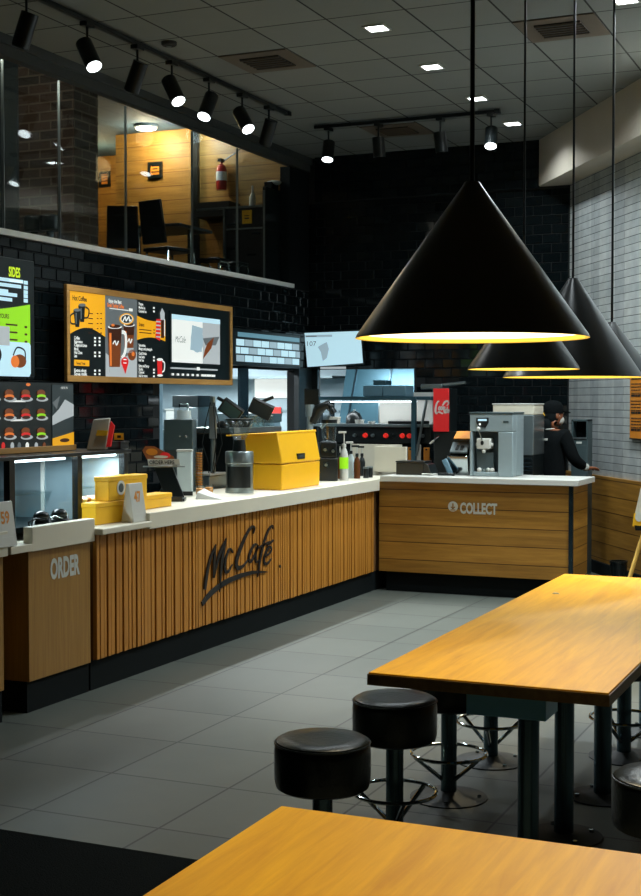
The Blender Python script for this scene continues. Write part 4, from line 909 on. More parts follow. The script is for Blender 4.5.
# soft serve machine
f = YF(11.32); a, b_ = f.px(469.5, 474); a2, b2 = f.px(513, 414)
o = thing('ice_cream_machine', 'grey soft-serve ice cream machine on the collect counter', 'ice cream machine', ((a+a2)/2, 11.5, 1.031))
zt2 = b2; yF, yBk = 11.32, 11.68
W = a2-a
mb = MB()   # front face with recess built from pieces
mb.box((a, yF+.12, 1.031), (a2, yBk, zt2), 'greymach')
mb.box((a, yF, zt2-.155), (a2, yF+.12, zt2), 'greymach')
mb.box((a, yF+.0, 1.031), (a+W*.06, yF+.12, zt2-.155), 'greymach'); mb.box((a+W*.66, yF+.0, 1.031), (a2, yF+.12, zt2-.155), 'greymach')
mb.box((a+W*.06, yF+.02, 1.031), (a+W*.66, yF+.12, 1.07), 'greymach')
mb.out('housing', o, bevel=.008)
mb = MB(); mb.box((a+W*.06, yF+.11, 1.07), (a+W*.66, yF+.119, zt2-.155), 'greydark'); mb.box((a+W*.14, yF+.05, 1.08), (a+W*.52, yF+.06, 1.24), 'greydark'); mb.out('recess', o)
f2 = YF(yF-.001); cx = a+W*.30
mb = MB(); mb.prism([(cx-.055, zt2-.035), (cx+.055, zt2-.035), (cx+.055, zt2-.075), (cx+.03, zt2-.12), (cx-.03, zt2-.12), (cx-.055, zt2-.075)], f2, 0, .006, 'blackplastic'); mb.out('control_panel', o)
mb = MB(); mb.rect(f2, cx-.04, zt2-.062, cx+.04, zt2-.045, .006, .008, 'sc_blue'); mb.ell(f2, cx-.022, zt2-.09, .01, .01, .006, .009, 'sc_white'); mb.out('display', o)
mb = MB(); cx2 = a+W*.32; cz = 1.32
mb.box((cx2-.065, yF-.0, cz-.05), (cx2+.065, yF+.11, cz+.045), 'whiteplastic'); mb.cyl((cx2-.08, yF+.04, cz-.01), (cx2+.08, yF+.04, cz-.01), .02, 'whiteplastic', n=14); mb.cyl((cx2, yF+.02, cz-.085), (cx2, yF+.02, cz-.05), .018, 'whiteplastic', n=14); mb.out('dispensing_head', o, bevel=.014)
mb = MB(); mb.cyl((cx2-.01, yF-.01, cz+.03), (cx2-.03, yF-.04, cz+.12), .006, 'chrome', n=10); mb.ball((cx2-.032, yF-.043, cz+.13), .018, 'whiteplastic'); mb.ell(YF(yF-.001), cx2-.01, cz+.005, .014, .02, 0, .004, 'blackplastic'); mb.out('lever', o)
mb = MB()
for j in range(7): mb.ball((a+W*(.2+.05*j), yF+.04+.015*(j % 3), 1.085), .022, 'cglass' if j % 2 else 'whiteplastic')
mb.out('drip_tray_cups', o)
mb = MB(); mb.box((a-.005, yF-.005, zt2), (a2+.005, yBk, zt2+.015), 'bin'); mb.out('top', o, bevel=.003)
mb = MB(); mb.rect(f2, a+W*.78, zt2-.075, a+W*.9, zt2-.06, 0, .003, 'bin'); mb.out('badge', o)
# second machine body behind + white lid box
f = YF(11.95); a3, b3 = f.px(512, 455); a4, b4 = f.px(533.5, 415)
o = thing('steel_dispenser', 'brushed steel dispenser with louvred black base behind the ice cream machine', 'dispenser', ((a3+a4)/2, 12.1, .9))
mb = MB(); mb.box((a3-.2, 11.95, b3), (a4, 12.35, b4), 'steel'); mb.out('body', o, bevel=.006)
mb = MB(); mb.box((a3-.2, 11.96, .0), (a4-.005, 12.35, b3), 'blackplastic')
for j in range(6): mb.box((a3+.0, 11.945, b3-.04-.035*j), (a4-.02, 11.96, b3-.03-.035*j), 'darksteel')
mb.out('louvred_base', o)
f = YF(11.97); a5, b5 = f.px(493, 414); a6, b6 = f.px(534.5, 403.5)
o = thing('white_container', 'rectangular white plastic container on top of the steel dispenser', 'container', ((a5+a6)/2, 12.1, b4+.001))
mb = MB(); mb.box((a5, 11.96, b4+.001), (a6, 12.3, b6-.012), 'white'); mb.out('tub', o, bevel=.006); mb = MB(); mb.box((a5-.006, 11.955, b6-.012), (a6+.006, 12.306, b6), 'whiteplastic'); mb.out('lid', o, bevel=.003)
# ================================================================ rear prep line
YR = 12.9
f = YF(YR); X = lambda u: f.px(u, 430)[0]; Zv = lambda v: f.px(380, v)[1]
o = thing('fry_station', 'black cooking station with a row of red knobs and a steel overshelf', 'cooking station', (-5.0, YR+.3, 0))
mb = MB(); mb.box((X(318), YR+.0, Zv(443)), (X(431), YR+.6, Zv(427)), 'blackplastic'); mb.out('control_panel', o, bevel=.004)
mb = MB(); mb.box((X(318), YR+.04, 0), (X(408), YR+.6, Zv(443)), 'matblack'); mb.out('cabinet', o)
mb = MB(); mb.box((X(314), YR-.04, Zv(427)), (X(431), YR+.6, Zv(424)), 'steel'); mb.out('worktop', o, bevel=.003)
for u, m in ((365.5, 'redknob'), (386, 'redknob'), (402.5, 'redknob'), (409.5, 'redknob'), (373, 'steel'), (393, 'blackmetal'), (423, 'steel'), (355, 'steel')):
    mb = MB(); x = X(u); z = Zv(435.5); r = .027 if m == 'redknob' else .02
    mb.cyl((x, YR, z), (x, YR-.03, z), r, m, r1=r*.8, n=18); mb.box((x-.004, YR-.036, z-r*.8), (x+.004, YR-.03, z+r*.8), m); ob = mb.out('knob', o)
    if m == 'redknob': ob['label'] = 'red knob'
mb = MB(); mb.box((X(311), YR-.05, Zv(400)), (X(432), YR+.35, Zv(396.5)), 'teal'); mb.out('overshelf', o, bevel=.003)
for u in (416.5,):
    mb = MB(); mb.box((X(u)-.022, YR-.1, 0.9), (X(u)+.022, YR-.055, Zv(397)), 'teal'); mb.out('post', o)
mb = MB(); mb.cyl((X(419), YR-.08, Zv(455)), (X(427), YR-.02, Zv(400)), .014, 'steel', n=12); mb.out('brace', o)
mb = MB(); mb.box((X(319), YR+.30, Zv(425)), (X(322), YR+.34, Zv(399)), 'darksteel'); mb.out('post', o)
# white screen board, pans etc
o = thing('white_splash_board', 'white splash board behind the steel overshelf', 'board', (X(390), YR+.45, Zv(424)))
mb = MB(); mb.box((X(367), YR+.36, Zv(424)), (X(421), YR+.39, Zv(398)+.06), 'whiteplastic'); mb.out('board', o); mb = MB(); mb.box((X(366), YR+.355, Zv(424)), (X(367), YR+.395, Zv(398)+.06), 'steel'); mb.out('edge', o)
o = thing('frying_pan', 'flat black pan on the cooking station in front of the white board', 'pan', (X(403), YR+.15, Zv(424)+.001))
mb = MB(); mb.box((X(386), YR+.05, Zv(424)+.001), (X(420), YR+.3, Zv(421)), 'blackmetal'); mb.out('pan', o, bevel=.006); mb = MB(); mb.box((X(384), YR+.15, Zv(422.5)), (X(387), YR+.2, Zv(421)), 'blackmetal'); mb.out('handle', o)
o = thing('domed_lid', 'black domed lid on the cooking station behind the syrup bottles', 'lid', (X(347), YR+.2, Zv(424)+.001))
mb = MB(); mb.lathe((X(347), YR+.2, Zv(424)+.001), [(.09, 0), (.086, .06), (.06, .11), (.02, .13), (0, .13)], 'blackmetal', 28); mb.out('dome', o); mb = MB(); mb.cyl((X(347), YR+.2, Zv(424)+.13), (X(347), YR+.2, Zv(424)+.15), .012, 'steel'); mb.out('knob', o)
for i, (u, w_, h_, m, lab) in enumerate(((330.5, 7, 7, 'cream', 'round cream tub on the cooking station beside the tap'), (356, 5, 4, 'whiteplastic', 'low white tub on the cooking station right of the domed lid'), (368, 4, 2.5, 'whiteplastic', 'shallow white dish on the cooking station in front of the white board'))):
    kk = 13.2/1340; o = thing('food_tub', lab, 'tub', (X(u), YR+.1, Zv(424)+.001)); mb = MB(); mb.cyl((0, 0, 0), (0, 0, h_*kk*.85), w_*kk*.9, m, r1=w_*kk, n=20); mb.out('tub', o, world=False); mb = MB(); mb.cyl((0, 0, h_*kk*.85), (0, 0, h_*kk), w_*kk*1.04, m, n=20); mb.out('rim', o, world=False)
o = thing('blue_crate', 'pair of blue-grey plastic crates on the steel overshelf', 'crate', (X(384), YR+.1, Zv(396.5)+.001))
for ua, ub, nm in ((363, 382, 'crate'), (382.6, 405.5, 'crate')):
    mb = MB(); mb.box((X(ua), YR, Zv(396.5)+.001), (X(ub), YR+.25, Zv(385.5)), 'crateblue'); mb.out(nm, o, bevel=.006)
mb = MB(); mb.box((X(372), YR+.02, Zv(385)), (X(385), YR+.2, Zv(380)), 'teal'); mb.out('folded_cloth', o, bevel=.01)
o = thing('vent_pipe', 'grey steel extractor duct above the overshelf', 'duct', (X(420), YR+.6, Zv(390)))
mb = MB(); mb.box((X(404), YR+.5, Zv(389)), (X(426), YR+.75, Zv(383.5)), 'steel'); mb.box((X(416), YR+.5, Zv(396)), (X(430), YR+.75, Zv(388)), 'bin'); mb.out('hood', o, bevel=.01)
mb = MB(); mb.cyl((X(424), YR+.55, Zv(385)), (X(449), YR+.55, Zv(382.5)), .02, 'steel', n=14); mb.out('pipe', o)
# chopping boards
for i, (u, w_, m) in enumerate(((411, 5, 'letterorange'), (419, 5, 'cream'), (427, 6, 'orange'))):
    o = thing('chopping_board', ('amber chopping board standing under the red knobs, leftmost of three', 'cream chopping board standing between two orange ones', 'orange chopping board standing nearest the drinks tower')[i], 'chopping board', (X(u), YR-.02+.0, 1.0), 0, None)
    kk = 12.7/1340; mb = MB(); mb.box((-w_*kk*.55, .0, 0), (w_*kk*.55, .02, .22+.03*(i % 2)), m); mb.out('board', o, world=False, bevel=.006); mb = MB(); mb.cyl((0, -.002, .2), (0, .0, .2), .01, 'blackplastic', n=12); mb.out('hole', o, world=False)
o = thing('prep_shelf', 'dark low shelf carrying the chopping boards', 'shelf', (X(418), YR-.0, 0)); mb = MB(); mb.box((X(408)+.01, YR-.04, .96), (X(434), YR+.6, 1.0), 'matblack'); mb.out('shelf', o); mb = MB(); mb.box((X(408)+.03, YR-.02, 0), (X(433), YR+.6, .96), 'matblack'); mb.out('cabinet', o)
# drinks tower with red sign
f = YF(12.6); a, b_ = f.px(433.5, 431.5); a2, b2 = f.px(449, 388.5)
o = thing('drinks_tower', 'black drinks tower with a bright red sign and white script', 'drinks dispenser', ((a+a2)/2, 12.8, 0))
mb = MB(); mb.box((a-.0, 12.61, 0), (a2+.14, 12.86, b_+.0), 'blackplastic'); mb.box((a+.0, 12.61, b_), (a2, 12.86, b2), 'blackplastic'); mb.out('cabinet', o, bevel=.006)
mb = MB(); mb.rect(YF(12.61), a, b_, a2, b2, 0, .02, 'red'); mb.out('sign_panel', o, bevel=.002)
f = YF(12.59); mb = MB()
kz = .067
def cp(x, y_): return f.px(420+x*kz, 380+y_*kz)
for pts, ws in (([(285, 330), (270, 318), (240, 380), (232, 470), (250, 500), (275, 470)], [.008, .012, .018, .02, .016, .008]), ([(285, 400), (275, 440), (295, 445), (300, 405), (285, 395)], [.010]*5), ([(325, 395), (308, 420), (320, 445), (335, 425)], [.012]*4), ([(350, 395), (335, 425), (350, 440), (362, 400), (365, 445)], [.012]*5),
    ([(425, 330), (410, 312), (370, 330), (345, 370), (330, 375)], [.008, .014, .02, .014, .008]), ([(415, 318), (428, 350), (400, 385)], [.012, .012, .008]), ([(255, 490), (290, 478), (330, 500), (345, 490)], [.01, .016, .012, .008]),
    ([(375, 400), (360, 460), (380, 500)], [.01, .014, .010]), ([(392, 430), (380, 465), (395, 490), (405, 455), (392, 430)], [.011]*5), ([(410, 400), (405, 470), (415, 490)], [.011]*3), ([(430, 435), (415, 460), (425, 490), (435, 440)], [.011]*4)):
    bs(mb, pts, ws, f, 0, .003, 'lettergrey', cp)
mb.out('script_lettering', o)
mb = MB(); mb.cyl((a+.05, 12.61, b_-.05), (a+.02, 12.55, b_-.09), .012, 'chrome', n=10); mb.cyl((a+.02, 12.55, b_-.09), (a-.02, 12.55, b_-.12), .01, 'cream', n=10); mb.out('nozzle', o)
# bin unit
f = YF(12.9); a, b_ = f.px(571, 478); a2, b2 = f.px(588, 419.5)
o = thing('waste_station', 'tall grey-green bin cabinet with an open top slot behind the collect counter', 'bin', ((a+a2)/2, 12.7, 0), 0)
mb = MB(); mb.box((a, 12.9, 0), (a2, 13.1, b2-.19), 'bin'); mb.box((a, 12.9, b2-.19), (a+.018, 13.1, b2), 'bin'); mb.box((a2-.018, 12.9, b2-.19), (a2, 13.1, b2), 'bin'); mb.box((a, 12.9, b2-.02), (a2, 13.1, b2), 'bin'); mb.box((a+.018, 13.04, b2-.19), (a2-.018, 13.06, b2-.02), 'matblack'); mb.out('cabinet', o, bevel=.003)
mb = MB(); mb.box((a+.012, 12.892, b2-.19), (a2-.012, 12.90, b2-.172), 'steel'); mb.out('slot_trim', o)
mb = MB(); mb.box((a+.05, 12.897, b2-.235), (a2-.06, 12.9, b2-.215), 'lettergrey'); mb.out('label_plate', o)
mb = MB(); mb.box((a+.01, 12.894, .1), (a2-.01, 12.9, b2-.25), 'bin'); mb.out('door', o, bevel=.002)
# ================================================================ screens over the kitchen
f = XF(XW+.09); a, b_ = f.px(232, 368); a2, b2 = f.px(300.5, 341)
o = thing('order_screen', 'wide screen with a painted pale blue brick reflection hanging on the side wall above the kitchen', 'screen', (XW+.06, (a+a2)/2, 2.05))
zb_, zt3 = 2.07, 2.40
mb = MB(); mb.rect(f, a-.03, zb_-.02, a2, zt3+.02, -.075, 0, 'blackplastic'); mb.out('housing', o, bevel=.005)
mb = MB(); mb.rect(f, a, zb_, a2-.02, zt3, 0, .003, 'sc_black')
n = 8
mb.rect(f, a+.12, zt3-.06, a2-.04, zt3-.015, .003, .005, 'sc_dblue')
for r_ in range(3):  # emissive cells imitate the brick wall mirrored in the screen
    for j in range(n+1):
        w2 = (a2-a-.12)/n; s = a+.08+(j-.5*(r_ % 2))*w2
        l, rr = max(a+.08, s+.008), min(a2-.03, s+w2-.008)
        if rr-l > .03: mb.rect(f, l, zb_+.02+r_*.08, rr, zb_+.085+r_*.08, .003, .006, 'sc_blue' if (j+r_) % 3 else 'sc_mug')
mb.out('display', o)
f = YF(YB-.12); a, b_ = f.px(306, 364); a2, b2 = f.px(362, 332)
o = thing('collection_screen', 'pale blue screen reading 107 on the back wall above the kitchen', 'screen', ((a+a2)/2, YB-.05, b_))
mb = MB(); mb.prism([f.px(303.5, 331), f.px(361, 329), f.px(364, 364.5), f.px(306.5, 369)], f, -.06, 0, 'blackplastic'); mb.out('housing', o, bevel=.008)
mb = MB(); mb.prism([f.px(304.5, 333), f.px(360.5, 331), f.px(363, 363), f.px(307.5, 367)], f, 0, .004, 'sc_blue')
mb.prism([f.px(322, 344.5), f.px(327, 342), f.px(329, 349), f.px(327, 358), f.px(323, 361), f.px(321, 352), f.px(318, 347)], f, .004, .006, 'sc_mug')
q = f.px(306, 346); mb.text('107', f, q[0], q[1], .075, 'sc_grey', sx=1.15, d=.005)
q = f.px(305.5, 336.5); mb.rect(f, q[0], q[1]-.01, q[0]+.33, q[1]+.015, .004, .006, 'sc_mug'); mb.rect(f, q[0]+.01, q[1]-.005, q[0]+.14, q[1]+.006, .006, .007, 'sc_grey')
mb.out('display', o)
mb = MB(); q = f.px(321, 368); q2 = f.px(346, 366); mb.rect(f, q[0], q[1]-.012, q2[0], q[1]+.012, .0, .02, 'sc_lgrey'); mb.out('bracket', o)
# ================================================================ kitchen interior
def ceiling_lamp(name, x, y, z, w, l, label, m='coolled', grp='kitchen ceiling lights'):
    o = thing(name, label, 'light', (x, y, z), 0, grp)
    mb = MB(); mb.box((-w/2, -l/2, -.03), (w/2, l/2, 0), 'whiteplastic'); mb.out('housing', o, world=False); mb = MB(); mb.box((-w/2+.02, -l/2+.02, -.036), (w/2-.02, l/2-.02, -.031), m); mb.out('diffuser', o, world=False)
def area(name, loc, sx, sy, power, col, rot=(0, 0, 0), spread=PI):
    l = bpy.data.lights.new(name, 'AREA'); l.shape = 'RECTANGLE'; l.size = sx; l.size_y = sy; l.energy = power; l.color = col; l.spread = spread
    o = bpy.data.objects.new(name, l); COL.objects.link(o); o.location = loc; o.rotation_euler = rot; return o
ceiling_lamp('strip_light', -7.6, 11.6, 2.55, .3, 1.6, 'flat kitchen strip light over the side opening')
ceiling_lamp('strip_light', -8.0, 14.2, 2.55, .3, 1.6, 'flat kitchen strip light deeper in the kitchen')
ceiling_lamp('strip_light', -5.6, 15.2, 2.49, 1.2, .3, 'flat kitchen strip light behind the back opening')
o = thing('steel_fridge', 'tall pale steel fridge seen through the side opening', 'fridge', (-8.2, 13.3, 0))
mb = MB(); mb.box((-8.7, 12.6, 0), (-7.9, 13.5, 2.2), 'kit'); mb.out('body', o, bevel=.01)
mb = MB(); mb.box((-7.9, 12.62, .1), (-7.86, 13.04, 2.15), 'kit'); mb.box((-8.68, 12.57, .1), (-8.32, 12.6, 2.15), 'kit'); mb.box((-8.28, 12.57, .1), (-7.92, 12.6, 2.15), 'kit'); mb.out('door', o, bevel=.006)
mb = MB(); mb.box((-8.36, 12.53, 1.0), (-8.33, 12.57, 1.6), 'blackmetal'); mb.out('handle', o)
o = thing('wall_notice', 'white notice sheet on the kitchen wall with a red card below', 'notice', (-7.2, 15.39, 1.6))
f = YF(15.9); mb = MB(); q, q2 = f.px(255, 398), f.px(291, 378); mb.rect(f, q[0], q[1], q2[0], q2[1], 0, .01, 'sc_white'); mb.out('sheet', o); mb = MB(); q, q2 = f.px(271, 415), f.px(281, 407); mb.rect(f, q[0], q[1], q2[0], q2[1], 0, .01, 'redknob'); mb.out('red_card', o)
o.location = (f.px(270, 390)[0], 15.9, f.px(270, 390)[1]); 
for c in kids(o): c.data.transform(Matrix.Translation(Vector((-7.2, 15.39, 1.6))-o.location))
o = thing('kitchen_cabinet', 'pale steel kitchen cabinet wall behind the notice sheet', 'cabinet', (-8, 16.2, 0)); mb = MB(); mb.box((-10, 15.92, 0), (-6.6, 16.5, 2.4), 'kitwall'); mb.out('body', o)
mb = MB(); mb.box((-9.9, 15.905, 1.55), (-6.7, 15.92, 1.58), 'steel'); mb.out('rail', o)
# hood panels behind the back opening
o = thing('extractor_hood', 'sloping blue-grey steel extractor hood behind the back opening', 'extractor hood', (-5.6, 15.0, 1.2))
mb = MB(); mb.hexa([(-6.3, 14.9, 1.3), (-4.5, 14.9, 1.3), (-4.5, 16.0, 1.3), (-6.3, 16.0, 1.3)], [(-6.3, 15.3, 2.4), (-4.5, 15.3, 2.4), (-4.5, 16.0, 2.4), (-6.3, 16.0, 2.4)], 'teal'); mb.out('hood', o)
mb = MB()
for j in range(4):
    x = -6.2+j*.45; mb.hexa([(x, 14.88, 1.3), (x+.02, 14.88, 1.3), (x+.02, 14.91, 1.3), (x, 14.91, 1.3)], [(x+.05, 15.28, 2.4), (x+.07, 15.28, 2.4), (x+.07, 15.31, 2.4), (x+.05, 15.31, 2.4)], 'darksteel')
mb.out('seam', o)
mb = MB(); mb.box((-6.3, 14.9, 0), (-4.5, 16, 1.3), 'kit'); mb.out('base_cabinet', o)
# steel shelf with tubs in side opening
o = thing('kitchen_shelf', 'white kitchen shelf unit seen below the menu board', 'shelf', (-7.3, 10.9, 0))
mb = MB(); mb.box((-7.5, 10.3, 0), (-7.1, 12.2, 1.1), 'kit'); mb.out('cabinet', o)
mb = MB(); mb.box((-7.6, 10.3, 1.1), (-7.0, 12.2, 1.14), 'whiteplastic'); mb.out('worktop', o); mb = MB(); mb.box((-7.6, 10.3, 1.72), (-7.3, 12.4, 1.75), 'whiteplastic'); mb.out('shelf', o)
for j in range(3):
    y = 10.5+j*.75; mb = MB(); mb.box((-7.59, y, 1.14), (-7.56, y+.03, 1.72), 'steel'); mb.out('bracket', o)
for i, (y, h) in enumerate(((10.75, .2), (11.2, .26), (11.7, .18))):
    o = thing('kitchen_tub', 'pale lidded tub on the kitchen worktop beyond the side opening', 'tub', (-7.3, y, 1.14), 0, 'kitchen tubs'); mb = MB(); mb.box((-.12, -.13, 0), (.12, .13, h), 'frost'); mb.out('tub', o, world=False, bevel=.01); mb = MB(); mb.box((-.13, -.14, h), (.13, .14, h+.02), 'whiteplastic'); mb.out('lid', o, world=False)
# more kitchen clutter
def kbox(name, lab, cat, c, s, m, m2=None, lid=.02):
    o = thing(name, lab, cat, c, 0); mb = MB(); mb.box((-s[0]/2, -s[1]/2, 0), (s[0]/2, s[1]/2, s[2]-lid), m); mb.out('body', o, world=False, bevel=.008)
    mb = MB(); mb.box((-s[0]/2-.01, -s[1]/2-.01, s[2]-lid), (s[0]/2+.01, s[1]/2+.01, s[2]), m2 or m); mb.out('lid', o, world=False, bevel=.004)
ws = thing('wall_shelf', 'steel wall shelf of tubs deep in the kitchen behind the notice sheet', 'shelf', (-8.0, 15.6, 1.5))
mb = MB(); mb.box((-9.6, 15.45, 1.98), (-6.6, 15.9, 2.01), 'steel'); mb.out('shelf', ws); mb = MB(); mb.box((-9.6, 15.45, 1.28), (-6.6, 15.9, 1.31), 'steel'); mb.out('shelf', ws)
for i, (x, w, h, m, lab) in enumerate(((-8.9, .3, .28, 'whiteplastic', 'white carton on the deep kitchen shelf, leftmost'), (-8.45, .25, .2, 'bin', 'dark tub on the deep kitchen shelf beside the white carton'), (-7.95, .35, .3, 'cream', 'cream carton on the deep kitchen shelf left of the notice'), (-7.0, .22, .25, 'greydark', 'dark grey tub on the deep kitchen shelf right of the notice'))):
    kbox('kitchen_carton', lab, 'carton', (x, 15.68, 1.311), (w, .3, h), m)
kbox('tall_urn', 'tall steel urn with black top seen through the side opening', 'urn', (-7.15, 12.85, 0), (.3, .3, 1.75), 'steel', 'blackplastic', .12)
kbox('steel_oven', 'steel oven with dark window beyond the yellow bag', 'oven', (-7.0, 13.9, 0), (.6, .5, 1.55), 'kit', 'bin', .1)
o = thing('utensil_rail', 'steel rail with hanging utensils above the side opening worktop', 'rail', (-7.1, 11.2, 1.95)); mb = MB(); mb.cyl((0, -.8, 0), (0, .8, 0), .01, 'chrome', n=8); mb.out('rail', o, world=False)
for i in range(6):
    mb = MB(); y = -.7+i*.27; mb.cyl((0, y, 0), (0, y, -.22), .008, 'blackplastic', n=8); mb.ball((0, y, -.27), (.012, .045, .055), 'chrome' if i % 2 else 'greydark', 12); mb.out('utensil', o, world=False)
# dark posts of the opening (corner)
mb = MB(); mb.box((XW-.0, 13.55, .0), (XW+.06, YB, 2.06), 'blackpaint'); mb.box((XW, YB-.05, 0), (-6.12, YB, 2.06), 'blackpaint'); struct(mb, 'trim_3')
mb = MB(); mb.box((XW, P('x', XW, 240, 400).y-.05, .95), (XW+.03, P('x', XW, 246, 400).y, 2.03), 'darksteel'); struct(mb, 'trim_4')
# ================================================================ tables
def table(name, label, x0, x1, y0, y1, legs, box_=False):
    o = thing(name, label, 'table', ((x0+x1)/2, (y0+y1)/2, 0), 0, 'yellow wood tables')
    mb = MB(); mb.box((x0, y0, .708), (x1, y1, .75), 'table'); mb.out('tabletop', o, bevel=.002)
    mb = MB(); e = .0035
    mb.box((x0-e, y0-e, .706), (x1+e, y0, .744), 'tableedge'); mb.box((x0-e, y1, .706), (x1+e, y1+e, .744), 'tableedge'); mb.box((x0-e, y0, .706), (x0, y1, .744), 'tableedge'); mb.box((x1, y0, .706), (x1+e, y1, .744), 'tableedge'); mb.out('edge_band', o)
    for x, y in legs:
        mb = MB(); mb.cyl((x, y, .012), (x, y, .70), .038, 'postm', n=28); mb.out('leg', o)
        mb = MB(); mb.lathe((x, y, 0), [(0, 0), (.15, 0), (.15, .006), (.06, .014), (.04, .02), (0, .02)], 'plate', 32)
        for k in range(4): mb.cyl((x+.115*math.cos(k*PI/2+.6), y+.115*math.sin(k*PI/2+.6), .005), (x+.115*math.cos(k*PI/2+.6), y+.115*math.sin(k*PI/2+.6), .02), .01, 'chrome', n=8)
        mb.out('foot_plate', o)
    mb = MB(); xm = legs[0][0]; mb.box((xm-.04, y0+.2, .67), (xm+.04, y1-.2, .705), 'blackmetal'); mb.out('rail', o)
    if box_:
        a = P('y', 4.45, 466, 706).x; b = P('y', 4.45, 546, 706).x
        mb = MB(); mb.box((a, 4.45, .60), (b, 4.62, .675), 'bluebox'); mb.out('socket_box', o, bevel=.004)
    return o
table('dining_table', 'long glossy yellow wood table in the middle, under the largest pendant lamp', -1.70, -.868, 4.30, 7.2, [(-1.21, 4.6), (-1.2, 5.1), (-1.17, 5.68), (-1.2, 6.9)], True)
table('dining_table', 'yellow wood table cut off by the bottom edge of the photo', -1.32, -.40, .95, 2.79, [(-.86, 1.3), (-.86, 2.3)])
# ================================================================ stools
def make_stool(label, loc):
    o = thing('bar_stool', label, 'stool', loc, 0, 'black drum stools')
    mb = MB(); R = .163
    mb.lathe((0, 0, 0), [(0, .395), (R*.9, .39), (R*.965, .397), (R*.995, .418), (R, .44), (R, .515), (R*.99, .535), (R*.955, .551), (R*.88, .558), (R*.5, .556), (0, .553)], 'blackvinyl', 48); mb.out('seat', o, world=False)
    mb = MB(); mb.tube([(R*.985*math.cos(t*PI/24), R*.985*math.sin(t*PI/24), .544) for t in range(48)], .0035, 'blackvinyl', 6, closed=True); mb.out('piping', o, world=False)
    mb = MB(); mb.cyl((0, 0, .01), (0, 0, .395), .034, 'postm', n=28); mb.out('pole', o, world=False)
    mb = MB(); mb.lathe((0, 0, 0), [(0, 0), (.165, 0), (.165, .005), (.07, .012), (.045, .03), (0, .03)], 'plate', 36)
    for k in range(4): mb.cyl((.13*math.cos(k*PI/2+.5), .13*math.sin(k*PI/2+.5), .004), (.13*math.cos(k*PI/2+.5), .13*math.sin(k*PI/2+.5), .016), .009, 'chrome', n=8)
    mb.out('foot_plate', o, world=False)
    mb = MB(); mb.tube([(.16*math.cos(t*PI/20), .16*math.sin(t*PI/20), .19) for t in range(40)], .0075, 'chrome', 8, closed=True)
    for k in range(3):
        a = k*2*PI/3+.4; mb.tube([(.03*math.cos(a), .03*math.sin(a), .08), (.155*math.cos(a), .155*math.sin(a), .185)], .009, 'chrome', 8)
    mb.out('foot_ring', o, world=False)
    return o
st = make_stool('black drum stool nearest the camera on the left of the middle table', (-1.787, 4.10, 0))
dup(st, (-1.785, 4.79, 0), .7, 'black drum stool at the near left corner of the middle table, second along')
dup(st, (-1.77, 5.41, 0), 1.3, 'black drum stool half hidden under the left table edge, third along')
dup(st, (-1.77, 6.04, 0), .3, 'farthest black drum stool on the left side, mostly behind the table legs')
dup(st, (-.655, 4.12, 0), .2, 'black drum stool cut off by the right edge of the photo')
dup(st, (-1.21, 6.36, 0), 1.9, 'black drum stool pushed fully under the middle table')
# ================================================================ pendant lamps
def pendant(x, y, zr, za, r, label, cr=.0085):
    o = thing('pendant_lamp', label, 'lamp', (x, y, zr), 0, 'black cone pendant lamps')
    h = za-zr
    mb = MB(); mb.lathe((0, 0, 0), [(r, 0), (r*.988, .012), (.034, h-.014), (.026, h), (0, h)], 'lampblack', 96)
    sh = mb.out('shade', o, world=False)
    mb = MB(); mb.lathe((0, 0, 0), [(r-.001, -.001), (r-.013, .001), (r*.945, .014)], 'lamprim', 96); mb.lathe((0, 0, 0), [(r*.945, .014), (.04, h-.06), (0, h-.06)], 'lampin', 64); mb.out('lining', sh, world=False)
    mb = MB(); mb.ball((0, 0, .16), .06, 'bulb', 20); mb.out('bulb', o, world=False)
    mb = MB(); mb.cyl((0, 0, .20), (0, 0, h-.06), .03, 'whiteplastic'); mb.out('lamp_holder', sh, world=False)
    mb = MB(); mb.cyl((0, 0, h), (0, 0, ZC-zr), cr, 'blackplastic', n=10); mb.out('cord', o, world=False)
    mb = MB(); mb.cyl((0, 0, ZC-zr-.03), (0, 0, ZC-zr), .06, 'blackplastic'); mb.out('ceiling_rose', o, world=False)
    l = bpy.data.lights.new('pendant_light', 'SPOT'); l.energy = PEND; l.color = (1, .80, .48); l.spot_size = math.radians(104); l.spot_blend = .5; l.shadow_soft_size = .07
    lo = bpy.data.objects.new('pendant_light', l); COL.objects.link(lo); lo.location = (x, y, zr+.07)
PEND = 42
pendant(-1.376, 4.44, 1.907, 2.44, .40, 'largest black cone pendant lamp, nearest and over the middle table', .0085)
pendant(-1.837, 6.84, 1.857, 2.25, .29, 'black cone pendant lamp mostly hidden behind the largest one', .006)
pendant(-1.778, 7.70, 1.829, 2.40, .40, 'black cone pendant lamp with its cord in front of the white brick wall', .007)
pendant(-1.82, 9.03, 1.85, 2.22, .29, 'farthest black cone pendant lamp, behind the one against the white brick')
